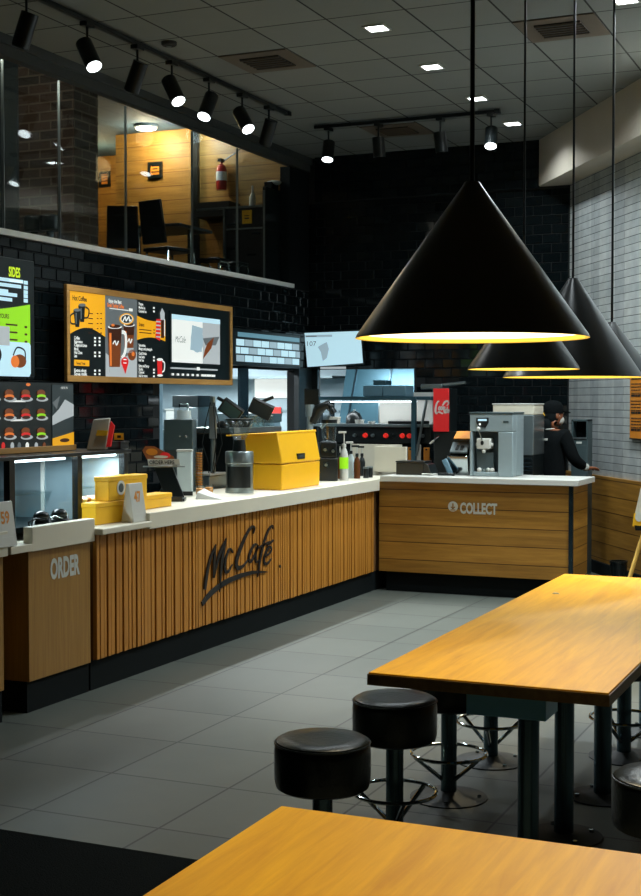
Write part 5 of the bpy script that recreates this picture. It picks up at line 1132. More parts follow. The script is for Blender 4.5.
# ================================================================ ceiling fittings
for (x, y, lab) in [(-3.6, 9.26, 'nearest of the square ceiling downlights in the left row'), (-3.6, 10.5, 'second square ceiling downlight in the left row'), (-3.6, 11.76, 'third square ceiling downlight, behind the thick lamp cord'),
                    (-3.6, 12.95, 'farthest square ceiling downlight, right of the rear track'), (-1.795, 9.30, 'square ceiling downlight at the top right corner')]:
    o = thing('ceiling_downlight', lab, 'light', (x, y, ZC), 0, 'square ceiling downlights')
    mb = MB(); mb.box((-.085, -.085, -.012), (.085, -.07, 0), 'whiteplastic'); mb.box((-.085, .07, -.012), (.085, .085, 0), 'whiteplastic'); mb.box((-.085, -.07, -.012), (-.07, .07, 0), 'whiteplastic'); mb.box((.07, -.07, -.012), (.085, .07, 0), 'whiteplastic'); mb.out('frame', o, world=False)
    mb = MB(); mb.box((-.069, -.069, -.01), (.069, .069, -.002), 'led'); mb.out('diffuser', o, world=False)
def area(name, loc, sx, sy, power, col, rot=(0, 0, 0), spread=PI):
    l = bpy.data.lights.new(name, 'AREA'); l.shape = 'RECTANGLE'; l.size = sx; l.size_y = sy; l.energy = power; l.color = col; l.spread = spread
    o = bpy.data.objects.new(name, l); COL.objects.link(o); o.location = loc; o.rotation_euler = rot; return o
COOL = (.86, .96, 1)
DL = 13
for y in (9.26, 10.5, 11.76, 12.95): area('downlight', (-3.6, y, ZC-.03), .18, .18, DL, COOL, spread=2.4)
for x, y in ((-1.8, 9.3), (-1.8, 8.1), (-1.8, 6.9), (-3.6, 8.1), (-3.6, 6.9)): area('downlight', (x, y, ZC-.03), .14, .14, DL*.42, COOL, spread=2.2)
area('downlight', (-1.8, 10.5, ZC-.03), .14, .14, 120, COOL, spread=2.8); area('downlight', (-1.2, 9.3, ZC-.03), .14, .14, 50, COOL, spread=2.8)  # unseen lamps without fittings, added to wash the white brick wall
# unseen warm lamps added to brighten the near table, above the top of the frame
for x, y in ((-.9, 2.1), (-.5, 3.0)):
    l = bpy.data.lights.new('added_table_light', 'SPOT'); l.energy = 210; l.color = (1, .84, .56); l.spot_size = math.radians(44); l.spot_blend = .6; l.shadow_soft_size = .1
    lo = bpy.data.objects.new('added_table_light', l); COL.objects.link(lo); lo.location = (x, y, ZC-.05)
# added strip and lamp, hidden under the overshelf, to brighten the white board
fs_ = YF(12.9); xa_, xb_ = fs_.px(325, 400)[0], fs_.px(412, 400)[0]; zs_ = fs_.px(380, 400)[1]-.012
mb = MB(); mb.box((xa_, 13.0, zs_-.012), (xb_, 13.05, zs_), 'coolled'); hs = mb.out('added_shelf_strip'); tag(hs, 'thin unseen strip light added under the steel overshelf of the cooking station', 'light')
area('added_board_light', ((xa_+xb_)/2, 13.02, zs_-.02), xb_-xa_, .05, 2.6, (.92, .97, 1), rot=(.5, 0, 0))
for yy_ in (6.35, 7.0): area('case_light', (-4.62, yy_, 1.335), .06, .4, 5, (.8, .93, 1))
def vent(x, y, lab):
    o = thing('ceiling_vent', lab, 'vent', (x, y, ZC), 0, 'ceiling vents')
    mb = MB(); mb.box((-.295, -.295, -.008), (.295, .295, 0), 'vent'); mb.out('plate', o, world=False)
    mb = MB(); mb.box((-.17, -.17, -.016), (.17, .17, -.008), 'ventdark'); mb.out('grille', o, world=False)
    mb = MB()
    for j in range(6): mb.box((-.17, -.16+j*.06, -.024), (.17, -.15+j*.06, -.016), 'vent')
    mb.out('slats', o, world=False)
vent(-4.76, 9.82, 'square brown ceiling vent between the two track rails')
vent(-4.76, 12.82, 'square brown ceiling vent behind the rear track rail')
vent(-2.36, 9.82, 'square brown ceiling vent at the top right beside the downlight')
o = thing('smoke_detector', 'dark round smoke detector behind the left track', 'smoke detector', (-5.2, 9.0, ZC)); mb = MB(); mb.lathe((0, 0, -.03), [(0, 0), (.05, 0), (.06, .01), (.06, .03)], 'ventdark', 20); mb.out('housing', o, world=False); mb = MB(); mb.cyl((0, 0, -.036), (0, 0, -.03), .02, 'greydark'); mb.out('sensor', o, world=False)
p_ = P('z', ZC, 477, 147); o = thing('ceiling_camera', 'small black domed security camera beside the rear track end', 'security camera', (p_.x, p_.y, ZC)); mb = MB(); mb.cyl((0, 0, -.03), (0, 0, 0), .06, 'whiteplastic'); mb.out('base', o, world=False); mb = MB(); mb.ball((0, 0, -.035), (.05, .05, .05), 'blackplastic'); mb.out('dome', o, world=False)
# tracks and spots
def track(a, b, lab):
    o = thing('lighting_track', lab, 'track', a, 0, 'black lighting tracks')
    A_, B_ = Vector(a), Vector(b); d = (B_-A_); mb = MB()
    if abs(d.x) > abs(d.y): mb.box((0, -.018, -.0), (d.x, .018, .03), 'blackmetal')
    else: mb.box((-.018, 0, 0), (.018, d.y, .03), 'blackmetal')
    mb.out('rail', o, world=False)
    mb = MB(); c = (d.x, d.y, 0)
    mb.box((d.x-.025, d.y-.025, -.004), (d.x+.025, d.y+.025, .034), 'blackplastic'); mb.out('end_cap', o, world=False)
track((-5.39, 3.0, 4.385), (-5.39, 11.55, 4.385), 'long black lighting track running above the left glass')
track((-5.42, 12.24, 4.385), (-3.55, 12.24, 4.385), 'short black lighting track near the back wall')
def spot(x, y, dirn, lit, lab, power=0):
    o = thing('track_spotlight', lab, 'spotlight', (x, y, 4.385), 0, 'cylindrical track spotlights')
    D = Vector(dirn).normalized(); c = Vector((0, 0, -.20)); L = .23 if x < -5.3 else .19; r = .06
    mb = MB(); mb.box((-.03, -.05, -.03), (.03, .05, 0), 'blackplastic'); mb.cyl((0, 0, -.03), (0, 0, -.16), .009, 'blackmetal', n=10); mb.out('stem', o, world=False)
    q0 = c-D*L*.35; q1 = c+D*L*.65
    mb = MB(); mb.cyl(q0, q1, r, 'blackmetal', n=28); mb.out('housing', o, world=False, bevel=.003)
    mb = MB(); mb.cyl(q1, q1+D*.004, r*.9, 'spotface' if lit else 'spotoff', n=24); mb.out('lens', o, world=False)
    if power:
        l = bpy.data.lights.new('spot_beam', 'SPOT'); l.energy = power; l.color = (.90, .97, 1); l.spot_size = math.radians(SPA); l.spot_blend = .7; l.shadow_soft_size = .05
        lo = bpy.data.objects.new('spot_beam', l); COL.objects.link(lo); lo.location = Vector((x, y, 4.385))+q1+D*.02; lo.rotation_euler = D.to_track_quat('-Z', 'Y').to_euler()
SPA = 58; SP = 300
spot(-5.39, 7.45, (-.35, .0, -.9), False, 'first dark track spotlight at the top left corner')
spot(-5.39, 8.17, (.62, -.25, -1.0), True, 'nearest lit track spotlight on the left track', SP*.55)
spot(-5.39, 8.85, (-.45, .1, -.9), False, 'dark track spotlight between the two nearest lit ones')
spot(-5.39, 9.37, (.62, -.25, -1.0), True, 'second lit track spotlight on the left track', SP*1.25)
spot(-5.39, 9.99, (-.05, -.55, -.9), True, 'third lit track spotlight on the left track, tilted to face the camera', SP*.6)
spot(-5.39, 10.6, (.68, -.35, -1.0), True, 'fourth lit track spotlight on the left track', SP*2.5)
spot(-5.39, 11.14, (-.4, .2, -.9), False, 'last dark track spotlight on the left track')
spot(-5.27, 12.24, (.05, -.35, -1), True, 'lit spotlight at the left end of the rear track', 160)
spot(-4.74, 12.24, (.04, .1, -1), False, 'dark spotlight left of centre on the rear track')
spot(-4.11, 12.24, (.1, .1, -1), False, 'dark spotlight right of centre on the rear track')
spot(-3.61, 12.24, (.1, -.45, -1), True, 'lit spotlight at the right end of the rear track', 160)
# ================================================================ mezzanine contents
def framed(ax, val, u0, v0, u1, v1, lab):
    f = YF(val) if ax == 'y' else XF(val)
    q0, q1 = f.px(u0, v1), f.px(u1, v0)
    o = thing('framed_notice', lab, 'picture', f.pt((q0[0]+q1[0])/2, q0[1]), 0)
    mb = MB(); w = .035
    mb.rect(f, q0[0], q0[1], q1[0], q0[1]+w, 0, .02, 'blackplastic'); mb.rect(f, q0[0], q1[1]-w, q1[0], q1[1], 0, .02, 'blackplastic'); mb.rect(f, q0[0], q0[1]+w, q0[0]+w, q1[1]-w, 0, .02, 'blackplastic'); mb.rect(f, q1[0]-w, q0[1]+w, q1[0], q1[1]-w, 0, .02, 'blackplastic'); mb.out('frame', o)
    mb = MB(); mb.rect(f, q0[0]+w, q0[1]+w, q1[0]-w, q1[1]-w, 0, .008, 'orange'); mb.out('print', o)
    mb = MB(); a = (q0[0]+q1[0])/2; b = (q0[1]+q1[1])/2
    for j in range(3): mb.rect(f, a-.05+.015*(j % 2), b+.04-.035*j, a+.05-.015*(j % 2), b+.055-.035*j, .008, .01, 'letterblack')
    mb.out('caption', o)
framed('y', 14.58, 99.5, 171, 110.5, 187.5, 'black framed notice on the narrow wood wall beside the brick pier')
framed('y', YM-.01, 148.5, 161.5, 162.5, 178.5, 'black framed orange notice on the mezzanine wood wall')
f = YF(YM-.08); q = f.px(221.5, 190)
o = thing('fire_extinguisher', 'red fire extinguisher with white label on the mezzanine wood wall', 'fire extinguisher', (q[0], YM-.08, q[1]))
mb = MB(); mb.lathe((0, 0, 0), [(0, 0), (.055, 0), (.06, .02), (.06, .22), (.045, .27), (.015, .29), (.015, .31), (0, .31)], 'extred', 24); mb.out('cylinder', o, world=False)
mb = MB(); mb.cyl((0, 0, .10), (0, 0, .2), .0615, 'bottlewhite', n=24, caps=False); mb.out('label', o, world=False)
mb = MB(); mb.box((-.02, -.05, .31), (.02, .04, .345), 'blackplastic'); mb.tube([(.02, 0, .32), (.1, 0, .36), (.18, 0, .40), (.3, .02, .5)], .008, 'blackplastic', 8); mb.out('valve', o, world=False)
def mezz_chair(lab, loc, rz):
    o = thing('cafe_chair', lab, 'chair', loc, rz, 'mezzanine chairs')
    mb = MB(); mb.box((-.165, -.2, .43), (.165, .22, .47), 'blackplastic'); mb.out('seat', o, world=False, bevel=.015)
    mb = MB(); mb.hexa([(-.165, .2, .5), (.165, .2, .5), (.165, .225, .5), (-.165, .225, .5)], [(-.155, .27, .92), (.155, .27, .92), (.155, .295, .92), (-.155, .295, .92)], 'blackplastic'); mb.out('backrest', o, world=False, bevel=.012)
    for sx in (-1, 1):
        for sy in (-1, 1):
            mb = MB(); mb.tube([(sx*.145, sy*.18, .43), (sx*.17, sy*.21, .0)], .012, 'chrome', 8); mb.out('leg', o, world=False)
    return o
pc = P('y', 11.9, 124, 206); ch = mezz_chair('black cafe chair on the mezzanine next to the narrow wood wall', (pc.x, 11.9, ZM), PI+.5)
pc = P('y', 11.7, 170, 206); dup(ch, (pc.x, 11.7, ZM), PI-.25, 'black cafe chair on the mezzanine in front of the framed orange notice')
pt_ = P('y', 12.3, 188, 210)
o = thing('mezzanine_table', 'pale-edged table on chrome legs between the mezzanine chair and shelving', 'table', (pt_.x, 12.3, ZM)); hh = 3.50-ZM
mb = MB(); mb.box((-.75, -.35, hh-.03), (.1, .35, hh), 'greydark'); mb.out('tabletop', o, world=False, bevel=.004)
for sx in (-.6, .02):
    mb = MB(); mb.cyl((sx, 0, 0), (sx, 0, hh-.03), .025, 'chrome', n=14); mb.out('leg', o, world=False); mb = MB(); mb.box((sx-.03, -.28, 0), (sx+.03, .28, .02), 'chrome'); mb.out('foot', o, world=False, bevel=.004)
for i, (u, lab) in enumerate(((218, 'chrome-framed low stool nearer the mezzanine table'), (232, 'chrome-framed low stool nearer the shelving'))):
    p_ = P('x', -6.62, u-4+i*6, 235); o = thing('chrome_stool', lab, 'stool', (-6.62, p_.y, ZM))
    mb = MB(); mb.box((-.12, -.12, .40), (.12, .12, .43), 'blackplastic'); mb.out('seat', o, world=False, bevel=.01)
    for sx in (-1, 1):
        mb = MB(); mb.tube([(sx*.11, -.11, 0), (sx*.11, -.11, .37), (sx*.11, -.08, .395), (sx*.11, .08, .395), (sx*.11, .11, .37), (sx*.11, .11, 0)], .01, 'chrome', 8); mb.out('leg', o, world=False)
XS = -6.40; YS = P('x', XS, 265.5, 230).y; f = YF(YS)
X2 = lambda u: f.px(u, 230)[0]
Z2 = lambda v: f.px(245, v)[1]
o = thing('shelving_unit', 'black mezzanine shelving with thin steel edges and a tall side panel', 'shelving', (X2(245), YS+.2, ZM))
mb = MB(); mb.box((X2(225), YS, ZM), (XS-.021, YS+.4, Z2(207)), 'blackpaint'); mb.out('body', o)
mb = MB(); mb.box((XS-.02, YS-.03, ZM), (XS+.02, YM-.02, P('x', XS, 278, 191).z), 'blackpaint'); mb.out('side_panel', o)
mb = MB(); mb.box((X2(190), YS+.1, Z2(213)), (X2(225), YS+.4, Z2(198)), 'blackpaint'); mb.out('back_panel', o)
mb = MB()
for u in (225.5, 265.5): mb.box((X2(u)-.01, YS-.04, ZM), (X2(u)+.01, YS-.0, Z2(207 if u < 250 else 192)), 'steel')
mb.box((X2(197), YS-.02, Z2(208)), (X2(266), YS+.0, Z2(206)), 'steel'); mb.box((X2(225), YS-.02, Z2(229.5)), (X2(266), YS, Z2(228)), 'steel'); mb.out('steel_edge', o)
for i, (u, v) in enumerate(((232, 224), (256, 234), (231, 248), (252, 255))):
    mb = MB(); mb.box((X2(u)-.05, YS-.015, Z2(v)-.01), (X2(u)+.05, YS, Z2(v)+.01), 'darksteel'); mb.out('handle', o)
mb = MB(); q0, q1 = f.px(242.5, 224), f.px(252, 210); mb.rect(f, q0[0], q0[1], q1[0], q1[1], 0, .01, 'yellow'); mb.rect(f, q0[0]+.03, q0[1]+.05, q1[0]-.03, q0[1]+.065, .01, .012, 'letterblack'); mb.rect(f, q0[0]+.03, q0[1]+.08, q1[0]-.03, q0[1]+.09, .01, .012, 'letterblack'); mb.out('yellow_notice', o)
o = thing('spray_bottle', 'white cleaning bottle standing on the mezzanine shelving', 'bottle', (X2(248.5), YS+.1, Z2(207)+.001)); mb = MB(); mb.lathe((0, 0, 0), [(0, 0), (.035, 0), (.035, .12), (.014, .17), (.012, .2), (0, .2)], 'bottlewhite', 18); mb.out('bottle', o, world=False); mb = MB(); mb.cyl((0, 0, .2), (0, 0, .24), .012, 'whiteplastic', n=10); mb.out('cap', o, world=False)
o = thing('crate_box', 'dark wooden crate with crumpled grey cloth on the mezzanine shelving', 'crate', (XS-.2, YS+.25, Z2(207)+.001)); mb = MB(); mb.box((X2(256), YS+.2, Z2(207)+.001), (XS-.022, YS+.45, Z2(180)), 'matblack'); mb.out('crate', o, bevel=.005)
mb = MB(); mb.ball((X2(262), YS+.3, Z2(180)), (.09, .08, .025), 'bottlewhite'); mb.out('cloth', o)
# round table at the left of the mezzanine
px_, py_ = -7.55, 8.5
o = thing('round_table', 'round table with orange edge and black underside seen from below', 'table', (-7.62, 8.6, ZM)); hh = 3.50-ZM
mb = MB(); mb.cyl((0, 0, hh-.03), (0, 0, hh+.012), .62, 'orange', n=64); mb.out('tabletop', o, world=False)
mb = MB(); mb.cyl((0, 0, hh-.06), (0, 0, hh-.03), .60, 'matblack', n=64, r1=.615); mb.out('underside', o, world=False)
mb = MB(); mb.cyl((-.15, 0, .02), (-.15, 0, hh-.06), .03, 'chrome', n=18); mb.cyl((-.15, 0, 0), (-.15, 0, .02), .25, 'chrome', n=24); mb.out('pedestal', o, world=False)
for i, (u, lab) in enumerate(((34, 'dark low stool left of the pair in front of the brick pier'), (50, 'dark low stool with a shiny rim, right of the pair before the brick pier'))):
    p_ = P('y', 9.2, u, 222); o = thing('low_stool', lab, 'stool', (p_.x, 9.2, ZM)); mb = MB(); mb.cyl((0, 0, .34), (0, 0, .47), .085, 'blackvinyl', n=24); mb.out('seat', o, world=False, bevel=.015); mb = MB(); mb.cyl((0, 0, 0), (0, 0, .34), .03, 'darksteel', n=12); mb.cyl((0, 0, 0), (0, 0, .02), .085, 'darksteel', n=20); mb.out('pole', o, world=False)
p_ = P('z', ZMC-.02, 146, 127)
for i, (u, v, m, lab) in enumerate(((146, 127, 'warmled', 'bright warm downlight on the mezzanine ceiling over the wood wall'), (212, 129, 'coolled', 'bluish downlight on the mezzanine ceiling near the dark post'))):
    p_ = P('z', ZMC-.02, u, v); yy = min(p_.y, YM-.3)
    o = thing('mezzanine_downlight', lab, 'light', (p_.x, yy, ZMC)); mb = MB(); mb.cyl((0, 0, -.03), (0, 0, 0), .13, 'whiteplastic'); mb.out('ring', o, world=False); mb = MB(); mb.cyl((0, 0, -.045), (0, 0, -.03), .11, m); mb.out('diffuser', o, world=False)
    l = bpy.data.lights.new('mezz_light', 'POINT'); l.energy = (34, 14)[i]; l.color = ((1, .80, .5), (.7, .88, 1))[i]; l.shadow_soft_size = .1
    lo = bpy.data.objects.new('mezz_light', l); COL.objects.link(lo); lo.location = (p_.x, yy-.0, ZMC-.14)
l = bpy.data.lights.new('mezz_light', 'POINT'); l.energy = 22; l.color = (1, .72, .36); l.shadow_soft_size = .15; lo = bpy.data.objects.new('mezz_light', l); COL.objects.link(lo); lo.location = (-9.0, 13.9, 4.5)
l = bpy.data.lights.new('mezz_light', 'POINT'); l.energy = 34; l.color = (1, .9, .75); l.shadow_soft_size = .15; lo = bpy.data.objects.new('mezz_light', l); COL.objects.link(lo); lo.location = (-6.6, 8.2, 4.5)  # bare lamp without a fitting, added so the pier's bricks show
# ================================================================ right side: poster, easel, bucket, mat
def slfr(off): return Fr(SO+SN*off, SD)
f = slfr(.27+.02)
q0 = f.px(631, 438); q1 = f.px(641, 382)
o = thing('wall_poster', 'orange menu poster with black text hanging on the white brick wall', 'poster', f.pt(q0[0]+.2, q0[1]))
mb = MB(); W_ = .46; mb.rect(f, q0[0], q0[1]-.0, q0[0]+W_, q1[1]+.12, 0, .012, 'yellow' if False else 'orange'); mb.out('board', o)
mb = MB(); mb.rect(f, q0[0]-.006, q0[1]-.012, q0[0]+W_+.006, q0[1], 0, .016, 'blackplastic'); mb.rect(f, q0[0]-.006, q1[1]+.12, q0[0]+W_+.006, q1[1]+.132, 0, .016, 'blackplastic'); mb.out('rail', o)
mb = MB(); random.seed(9); z = q1[1]+.08; j = 0
while z > q0[1]+.03:
    big = j % 5 == 2
    x = q0[0]+.03
    while x < q0[0]+W_-.05:
        w = random.uniform(.03, .09); mb.rect(f, x, z, min(x+w, q0[0]+W_-.03), z+(.022 if big else .009), .012, .014, 'letterblack'); x += w+.012
    z -= .045 if big else .028; j += 1
mb.out('print', o)
# easel
p_ = Vector((-1.98, 11.0, 0))
o = thing('easel_sign', 'wooden easel holding a yellow and white sign at the right edge', 'sign', p_, -.7)
k = 11.1/1340
mb = MB()
def px3(u, v, y): q = P('y', y, u, v); return q
a = px3(627.5, 585, 10.9); b = px3(655, 495, 11.0)
dv = (b-a); a0 = a-dv*(a.z/dv.z)
mb.tube([a0+Vector((0, 0, .0)), b+dv*.25], .017, 'easelwood', 8); mb.out('leg', o)
mb = MB(); c0 = a0+Vector((.75, -.1, 0)); mb.tube([c0, b+dv*.25+Vector((.1, 0, 0))], .017, 'easelwood', 8); mb.out('leg', o)
mb = MB(); c0 = a0+Vector((.45, .45, 0)); mb.tube([c0, b+dv*.2+Vector((.05, .02, 0))], .015, 'easelwood', 8); mb.out('leg', o)
fe = YF(10.93)
mb = MB(); mb.prism([fe.px(633, 524), fe.px(680, 528), fe.px(690, 490), fe.px(641, 488)], fe, 0, .02, 'cream'); mb.out('board', o)
mb = MB(); mb.prism([fe.px(633, 526), fe.px(680, 530), fe.px(682, 518), fe.px(634.5, 513)], fe, .02, .026, 'yellow'); mb.out('yellow_strip', o)
mb = MB(); q0 = fe.px(639.5, 519); mb.ell(fe, q0[0], q0[1]+.02, .03, .04, .026, .03, 'bottlewhite'); mb.out('round_mark', o)
mb = MB(); mb.prism([fe.px(636, 530), fe.px(660, 532), fe.px(660, 527), fe.px(635, 525)], fe, -.02, .03, 'matblack'); mb.out('ledge', o)
# black bucket on the floor by the panelling
q = P('z', 0, 616.5, 569)
fb = slfr(.2); t_ = fb.px(629, 560)[0]; pb = fb.pt(t_, 0)-SN*.1; pb.z = 0
o = thing('plant_pot', 'small black ribbed pot on the floor against the wood panelling', 'pot', pb)
mb = MB(); mb.lathe((0, 0, 0), [(0, 0), (.06, 0), (.075, .22), (.082, .22), (.082, .24), (.07, .24), (.066, .05), (0, .05)], 'blackplastic', 28); mb.out('pot', o, world=False)
mb = MB()
for j in range(12): mb.cyl((.064*math.cos(j*PI/6), .064*math.sin(j*PI/6), .01), (.076*math.cos(j*PI/6), .076*math.sin(j*PI/6), .21), .004, 'blackplastic', n=6)
mb.out('rib', o, world=False)
ob = MB().box((-3.95, 2.2, .001), (-1.97, 4.262, .014), 'rubbermat').out('door_mat', bevel=.003); tag(ob, 'black floor mat at the bottom left corner of the floor', 'mat')
# crumb on the table
o = MB(); o.hexa([(-.02, -.008, 0), (.018, -.004, 0), (.016, .01, 0), (-.014, .012, 0)], [(-.012, -.004, .006), (.012, -.002, .004), (.01, .006, .005), (-.01, .008, .007)], 'cream'); ob = o.out('paper_scrap'); q = P('z', .75, 556, 594); ob.location = (q.x, q.y, .7505); tag(ob, 'tiny pale paper scrap on the far end of the middle table', 'paper')
# ================================================================ person behind the collect counter
def skin(name, pts, edges, radii, m, parent=None, sub=2, root=0):
    me = bpy.data.meshes.new(name); me.from_pydata([Vector(p) for p in pts], edges, []); ob = bpy.data.objects.new(name, me); COL.objects.link(ob)
    me.materials.append(M[m])
    mo_ = ob.modifiers.new('skin', 'SKIN'); mo_.use_smooth_shade = True
    for i, r in enumerate(radii):
        sv = me.skin_vertices[0].data[i]; sv.radius = r if isinstance(r, tuple) else (r, r); sv.use_root = (i == root)
    s_ = ob.modifiers.new('subdivision', 'SUBSURF'); s_.levels = sub; s_.render_levels = sub
    bpy.context.view_layer.update()
    dg = bpy.context.evaluated_depsgraph_get(); nm = bpy.data.meshes.new_from_object(ob.evaluated_get(dg))
    ob.modifiers.clear(); ob.data = nm; nm.name = name
    for p in nm.polygons: p.use_smooth = True
    if parent: ob.parent = parent
    return ob
pp = P('y', 12.5, 549.5, 450)
RZ = -.38      # turned right of straight away from the counter (local +y is where the person faces)
per = thing('person', 'person in a black cap and black work top behind the collect counter, turned away', 'person', (pp.x, 12.5, 0), RZ)
# local frame: x right, y forward, z up. height 1.66
J = dict(pel=(0, 0, .93), sp1=(0, .0, 1.05), sp2=(0, .0, 1.2), ch=(0, .015, 1.33), nk=(0, .02, 1.425), hd=(0, .05, 1.50), hd2=(0, .06, 1.58),
         sl=(-.16, .01, 1.37), el=(-.225, .03, 1.12), wl=(-.18, .24, 1.08), hl=(-.165, .31, 1.075), sr=(.16, .01, 1.37), er=(.245, .04, 1.14), wr=(.27, .22, 1.06), hr=(.27, .27, 1.055),
         hipl=(-.09, 0, .88), kl=(-.095, .02, .48), al=(-.10, -.02, .09), fl=(-.11, .13, .035), hipr=(.09, 0, .88), kr=(.095, .02, .48), ar=(.10, -.02, .09), fr_=(.11, .13, .035))
names = list(J); idx = {n: i for i, n in enumerate(names)}
E_ = [('pel', 'sp1'), ('sp1', 'sp2'), ('sp2', 'ch'), ('ch', 'nk'), ('nk', 'hd'), ('hd', 'hd2'), ('ch', 'sl'), ('sl', 'el'), ('el', 'wl'), ('wl', 'hl'), ('ch', 'sr'), ('sr', 'er'), ('er', 'wr'), ('wr', 'hr'),
      ('pel', 'hipl'), ('hipl', 'kl'), ('kl', 'al'), ('al', 'fl'), ('pel', 'hipr'), ('hipr', 'kr'), ('kr', 'ar'), ('ar', 'fr_')]
Rr = dict(pel=(.145, .105), sp1=(.125, .095), sp2=(.135, .1), ch=(.14, .10), nk=(.055, .055), hd=(.07, .08), hd2=(.075, .09), sl=.055, el=.042, wl=.027, hl=(.035, .018), sr=.055, er=.042, wr=.027, hr=(.035, .018),
          hipl=.085, kl=.055, al=.038, fl=(.035, .025), hipr=.085, kr=.055, ar=.038, fr_=(.035, .025))
skin('body', [J[n] for n in names], [(idx[a], idx[b]) for a, b in E_], [Rr[n] for n in names], 'skin', per)
# head with face
mb = MB()
mb.ball((0, .055, 1.565), (.074, .093, .112), 'skin', 28); mb.ball((0, .1, 1.50), (.05, .05, .045), 'skin', 20)
mb.hexa([(-.014, .14, 1.535), (.014, .14, 1.535), (.014, .12, 1.535), (-.014, .12, 1.535)], [(-.006, .142, 1.575), (.006, .142, 1.575), (.006, .125, 1.575), (-.006, .125, 1.575)], 'skin')
for s_ in (-1, 1): mb.ball((s_*.076, .045, 1.555), (.012, .02, .032), 'skin', 12)
mb.out('head', per, world=False)
mb = MB()
for s_ in (-1, 1): mb.ball((s_*.03, .14, 1.578), (.011, .007, .007), 'bottlewhite', 10); mb.ball((s_*.03, .146, 1.578), (.005, .004, .005), 'blackplastic', 8)
mb.out('eyes', per, world=False)
mb = MB(); mb.ball((0, .105, 1.51), (.058, .056, .05), 'whiteplastic', 20); mb.tube([(.055, .1, 1.53), (.082, .05, 1.57), (.08, .03, 1.56)], .004, 'whiteplastic', 6); mb.tube([(-.055, .1, 1.53), (-.082, .05, 1.57), (-.08, .03, 1.56)], .004, 'whiteplastic', 6); mb.out('face_mask', per, world=False)
mb = MB(); mb.ball((0, .03, 1.56), (.080, .085, .108), 'matblack', 24); mb.ball((0, -.02, 1.47), (.06, .06, .075), 'matblack', 18); mb.out('hair', per, world=False)
mb = MB(); mb.lathe((0, .045, 1.595), [(.088, -.02), (.092, .0), (.088, .05), (.065, .085), (.03, .1), (0, .103)], 'cloth', 28, Matrix.Diagonal((1, 1.12, 1))); mb.hexa([(-.07, .12, 1.59), (.07, .12, 1.59), (.045, .215, 1.575), (-.045, .215, 1.575)], [(-.07, .12, 1.603), (.07, .12, 1.603), (.045, .215, 1.585), (-.045, .215, 1.585)], 'cloth')
mb.out('cap', per, world=False, bevel=.003)
mb = MB(); mb.tube([(-.02, -.062, 1.60), (0, -.062, 1.575), (.022, -.06, 1.55)], .005, 'yellow', 6); mb.out('cap_badge', per, world=False)
HT = Matrix.Translation((0, .03, 0)) @ Matrix.Rotation(-.38, 4, 'Z') @ Matrix.Translation((0, -.03, 0))
for c_ in kids(per):
    if c_.name.split('.')[0] in ('head', 'eyes', 'face_mask', 'hair', 'cap', 'cap_badge'): c_.data.transform(HT)
# top
C_ = [(0, 0, .90), (0, 0, 1.02), (0, -.0, 1.2), (0, .01, 1.34), (0, .015, 1.405), (-.165, .01, 1.365), (-.235, .03, 1.12), (-.19, .2, 1.085), (.165, .01, 1.365), (.25, .04, 1.14), (.268, .19, 1.07)]
skin('work_top', C_, [(0, 1), (1, 2), (2, 3), (3, 4), (3, 5), (5, 6), (6, 7), (3, 8), (8, 9), (9, 10)], [(.19, .14), (.175, .13), (.18, .135), (.17, .125), (.08, .075), .078, .062, .048, .078, .062, .048], 'cloth', per)
skin('trousers', [(0, 0, .93), (-.09, 0, .86), (-.1, .02, .48), (-.105, -.01, .10), (.09, 0, .86), (.1, .02, .48), (.105, -.01, .10)], [(0, 1), (1, 2), (2, 3), (0, 4), (4, 5), (5, 6)], [(.16, .125), .10, .078, .068, .10, .078, .068], 'cloth', per)
mb = MB(); mb.tube([(.066*math.cos(t), .012+.066*math.sin(t), 1.425+.004*math.cos(t)) for t in [PI+.35+i*(PI-.7)/12 for i in range(13)]], .008, 'bottlewhite', 6); mb.out('collar_stripe', per, world=False)
mb = MB(); fb_ = Fr((0, -.132, 1.33), (1, 0, 0))
for j, (x, w) in enumerate(((-.045, .018), (-.02, .02), (.004, .014), (.022, .02), (.046, .012))): mb.rect(fb_, x, -.008-.1*abs(x)*.0, x+w, .012, -.02, .012, 'lettergrey')
mb.out('back_print', per, world=False)
for s_ in (-1, 1):
    mb = MB(); mb.tube([(-.185, .215, 1.087), (-.18, .245, 1.086)] if s_ < 0 else [(.268, .18, 1.073), (.27, .21, 1.065)], .037, 'bottlewhite', 14); mb.out('cuff', per, world=False)
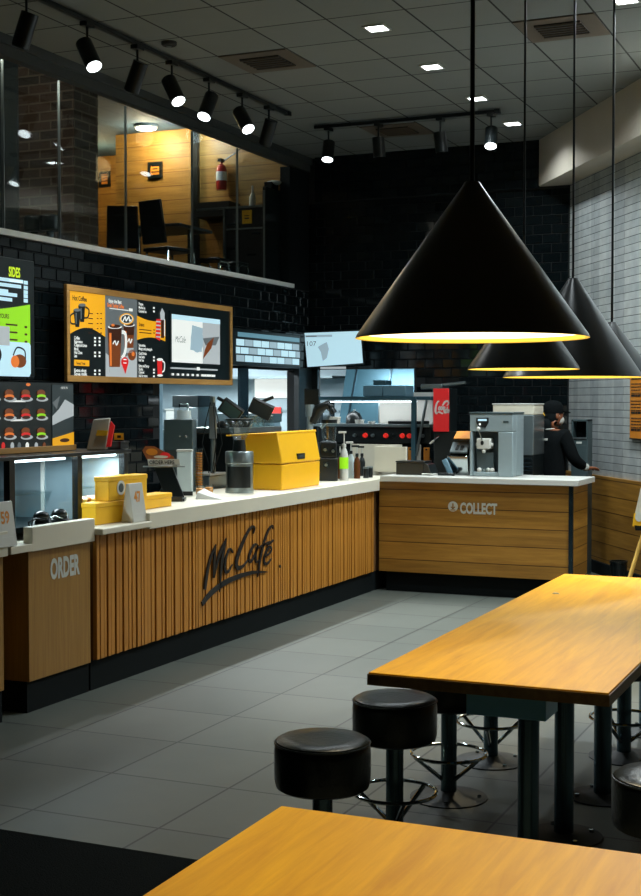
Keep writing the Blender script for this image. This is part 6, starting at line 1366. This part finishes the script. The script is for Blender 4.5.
# hands: palm + five fingers each
for s_, wx, wy, wz in ((-1, -.17, .27, 1.08), (1, .27, .25, 1.058)):
    pts = [(wx, wy-.02, wz), (wx-s_*.002, wy+.03, wz), (wx-s_*.004, wy+.07, wz-.002)]; ed = [(0, 1), (1, 2)]; rr = [(.026, .02), (.036, .016), (.038, .014)]
    for j, (dx, L_f) in enumerate(((-.03, .062), (-.01, .075), (.011, .07), (.03, .055))):
        b0 = len(pts); pts += [(wx+dx, wy+.075, wz-.002), (wx+dx*1.1, wy+.075+L_f*.5, wz-.008), (wx+dx*1.1, wy+.075+L_f, wz-.03)]; ed += [(2, b0), (b0, b0+1), (b0+1, b0+2)]; rr += [.0095, .009, .0075]
    b0 = len(pts); pts += [(wx-s_*.038, wy+.035, wz-.005), (wx-s_*.055, wy+.07, wz-.012)]; ed += [(1, b0), (b0, b0+1)]; rr += [.011, .009]
    skin('hand', pts, ed, rr, 'skin', per)
for s_ in (-1, 1):
    mb = MB(); mb.hexa([(s_*.105-.045, -.06, 0), (s_*.105+.045, -.06, 0), (s_*.11+.045, .2, 0), (s_*.11-.045, .2, 0)], [(s_*.105-.04, -.055, .1), (s_*.105+.04, -.055, .1), (s_*.11+.035, .19, .05), (s_*.11-.035, .19, .05)], 'matblack'); mb.out('shoe', per, world=False, bevel=.015)
# ================================================================ light
area('kitchen_light', (-7.6, 11.6, 2.49), .3, 1.6, 125, (.84, .95, 1))
area('kitchen_light', (-8.0, 14.2, 2.49), .3, 1.6, 150, (.84, .95, 1))
area('kitchen_light', (-5.6, 14.5, 2.42), 1.0, .3, 44, (.80, .94, 1))
w = bpy.data.worlds.new('world'); sc.world = w; w.use_nodes = True; bg = w.node_tree.nodes['Background']; bg.inputs[0].default_value = (.5, .8, .9, 1); bg.inputs[1].default_value = .02
sc.view_settings.view_transform = 'Standard'; sc.view_settings.look = 'None'; sc.view_settings.gamma = 1; sc.view_settings.exposure = 0.0
sc.cycles.use_denoising = True
sc.cycles.max_bounces = 8; sc.cycles.transparent_max_bounces = 16; sc.cycles.sample_clamp_indirect = 4; sc.cycles.caustics_reflective = False; sc.cycles.caustics_refractive = False
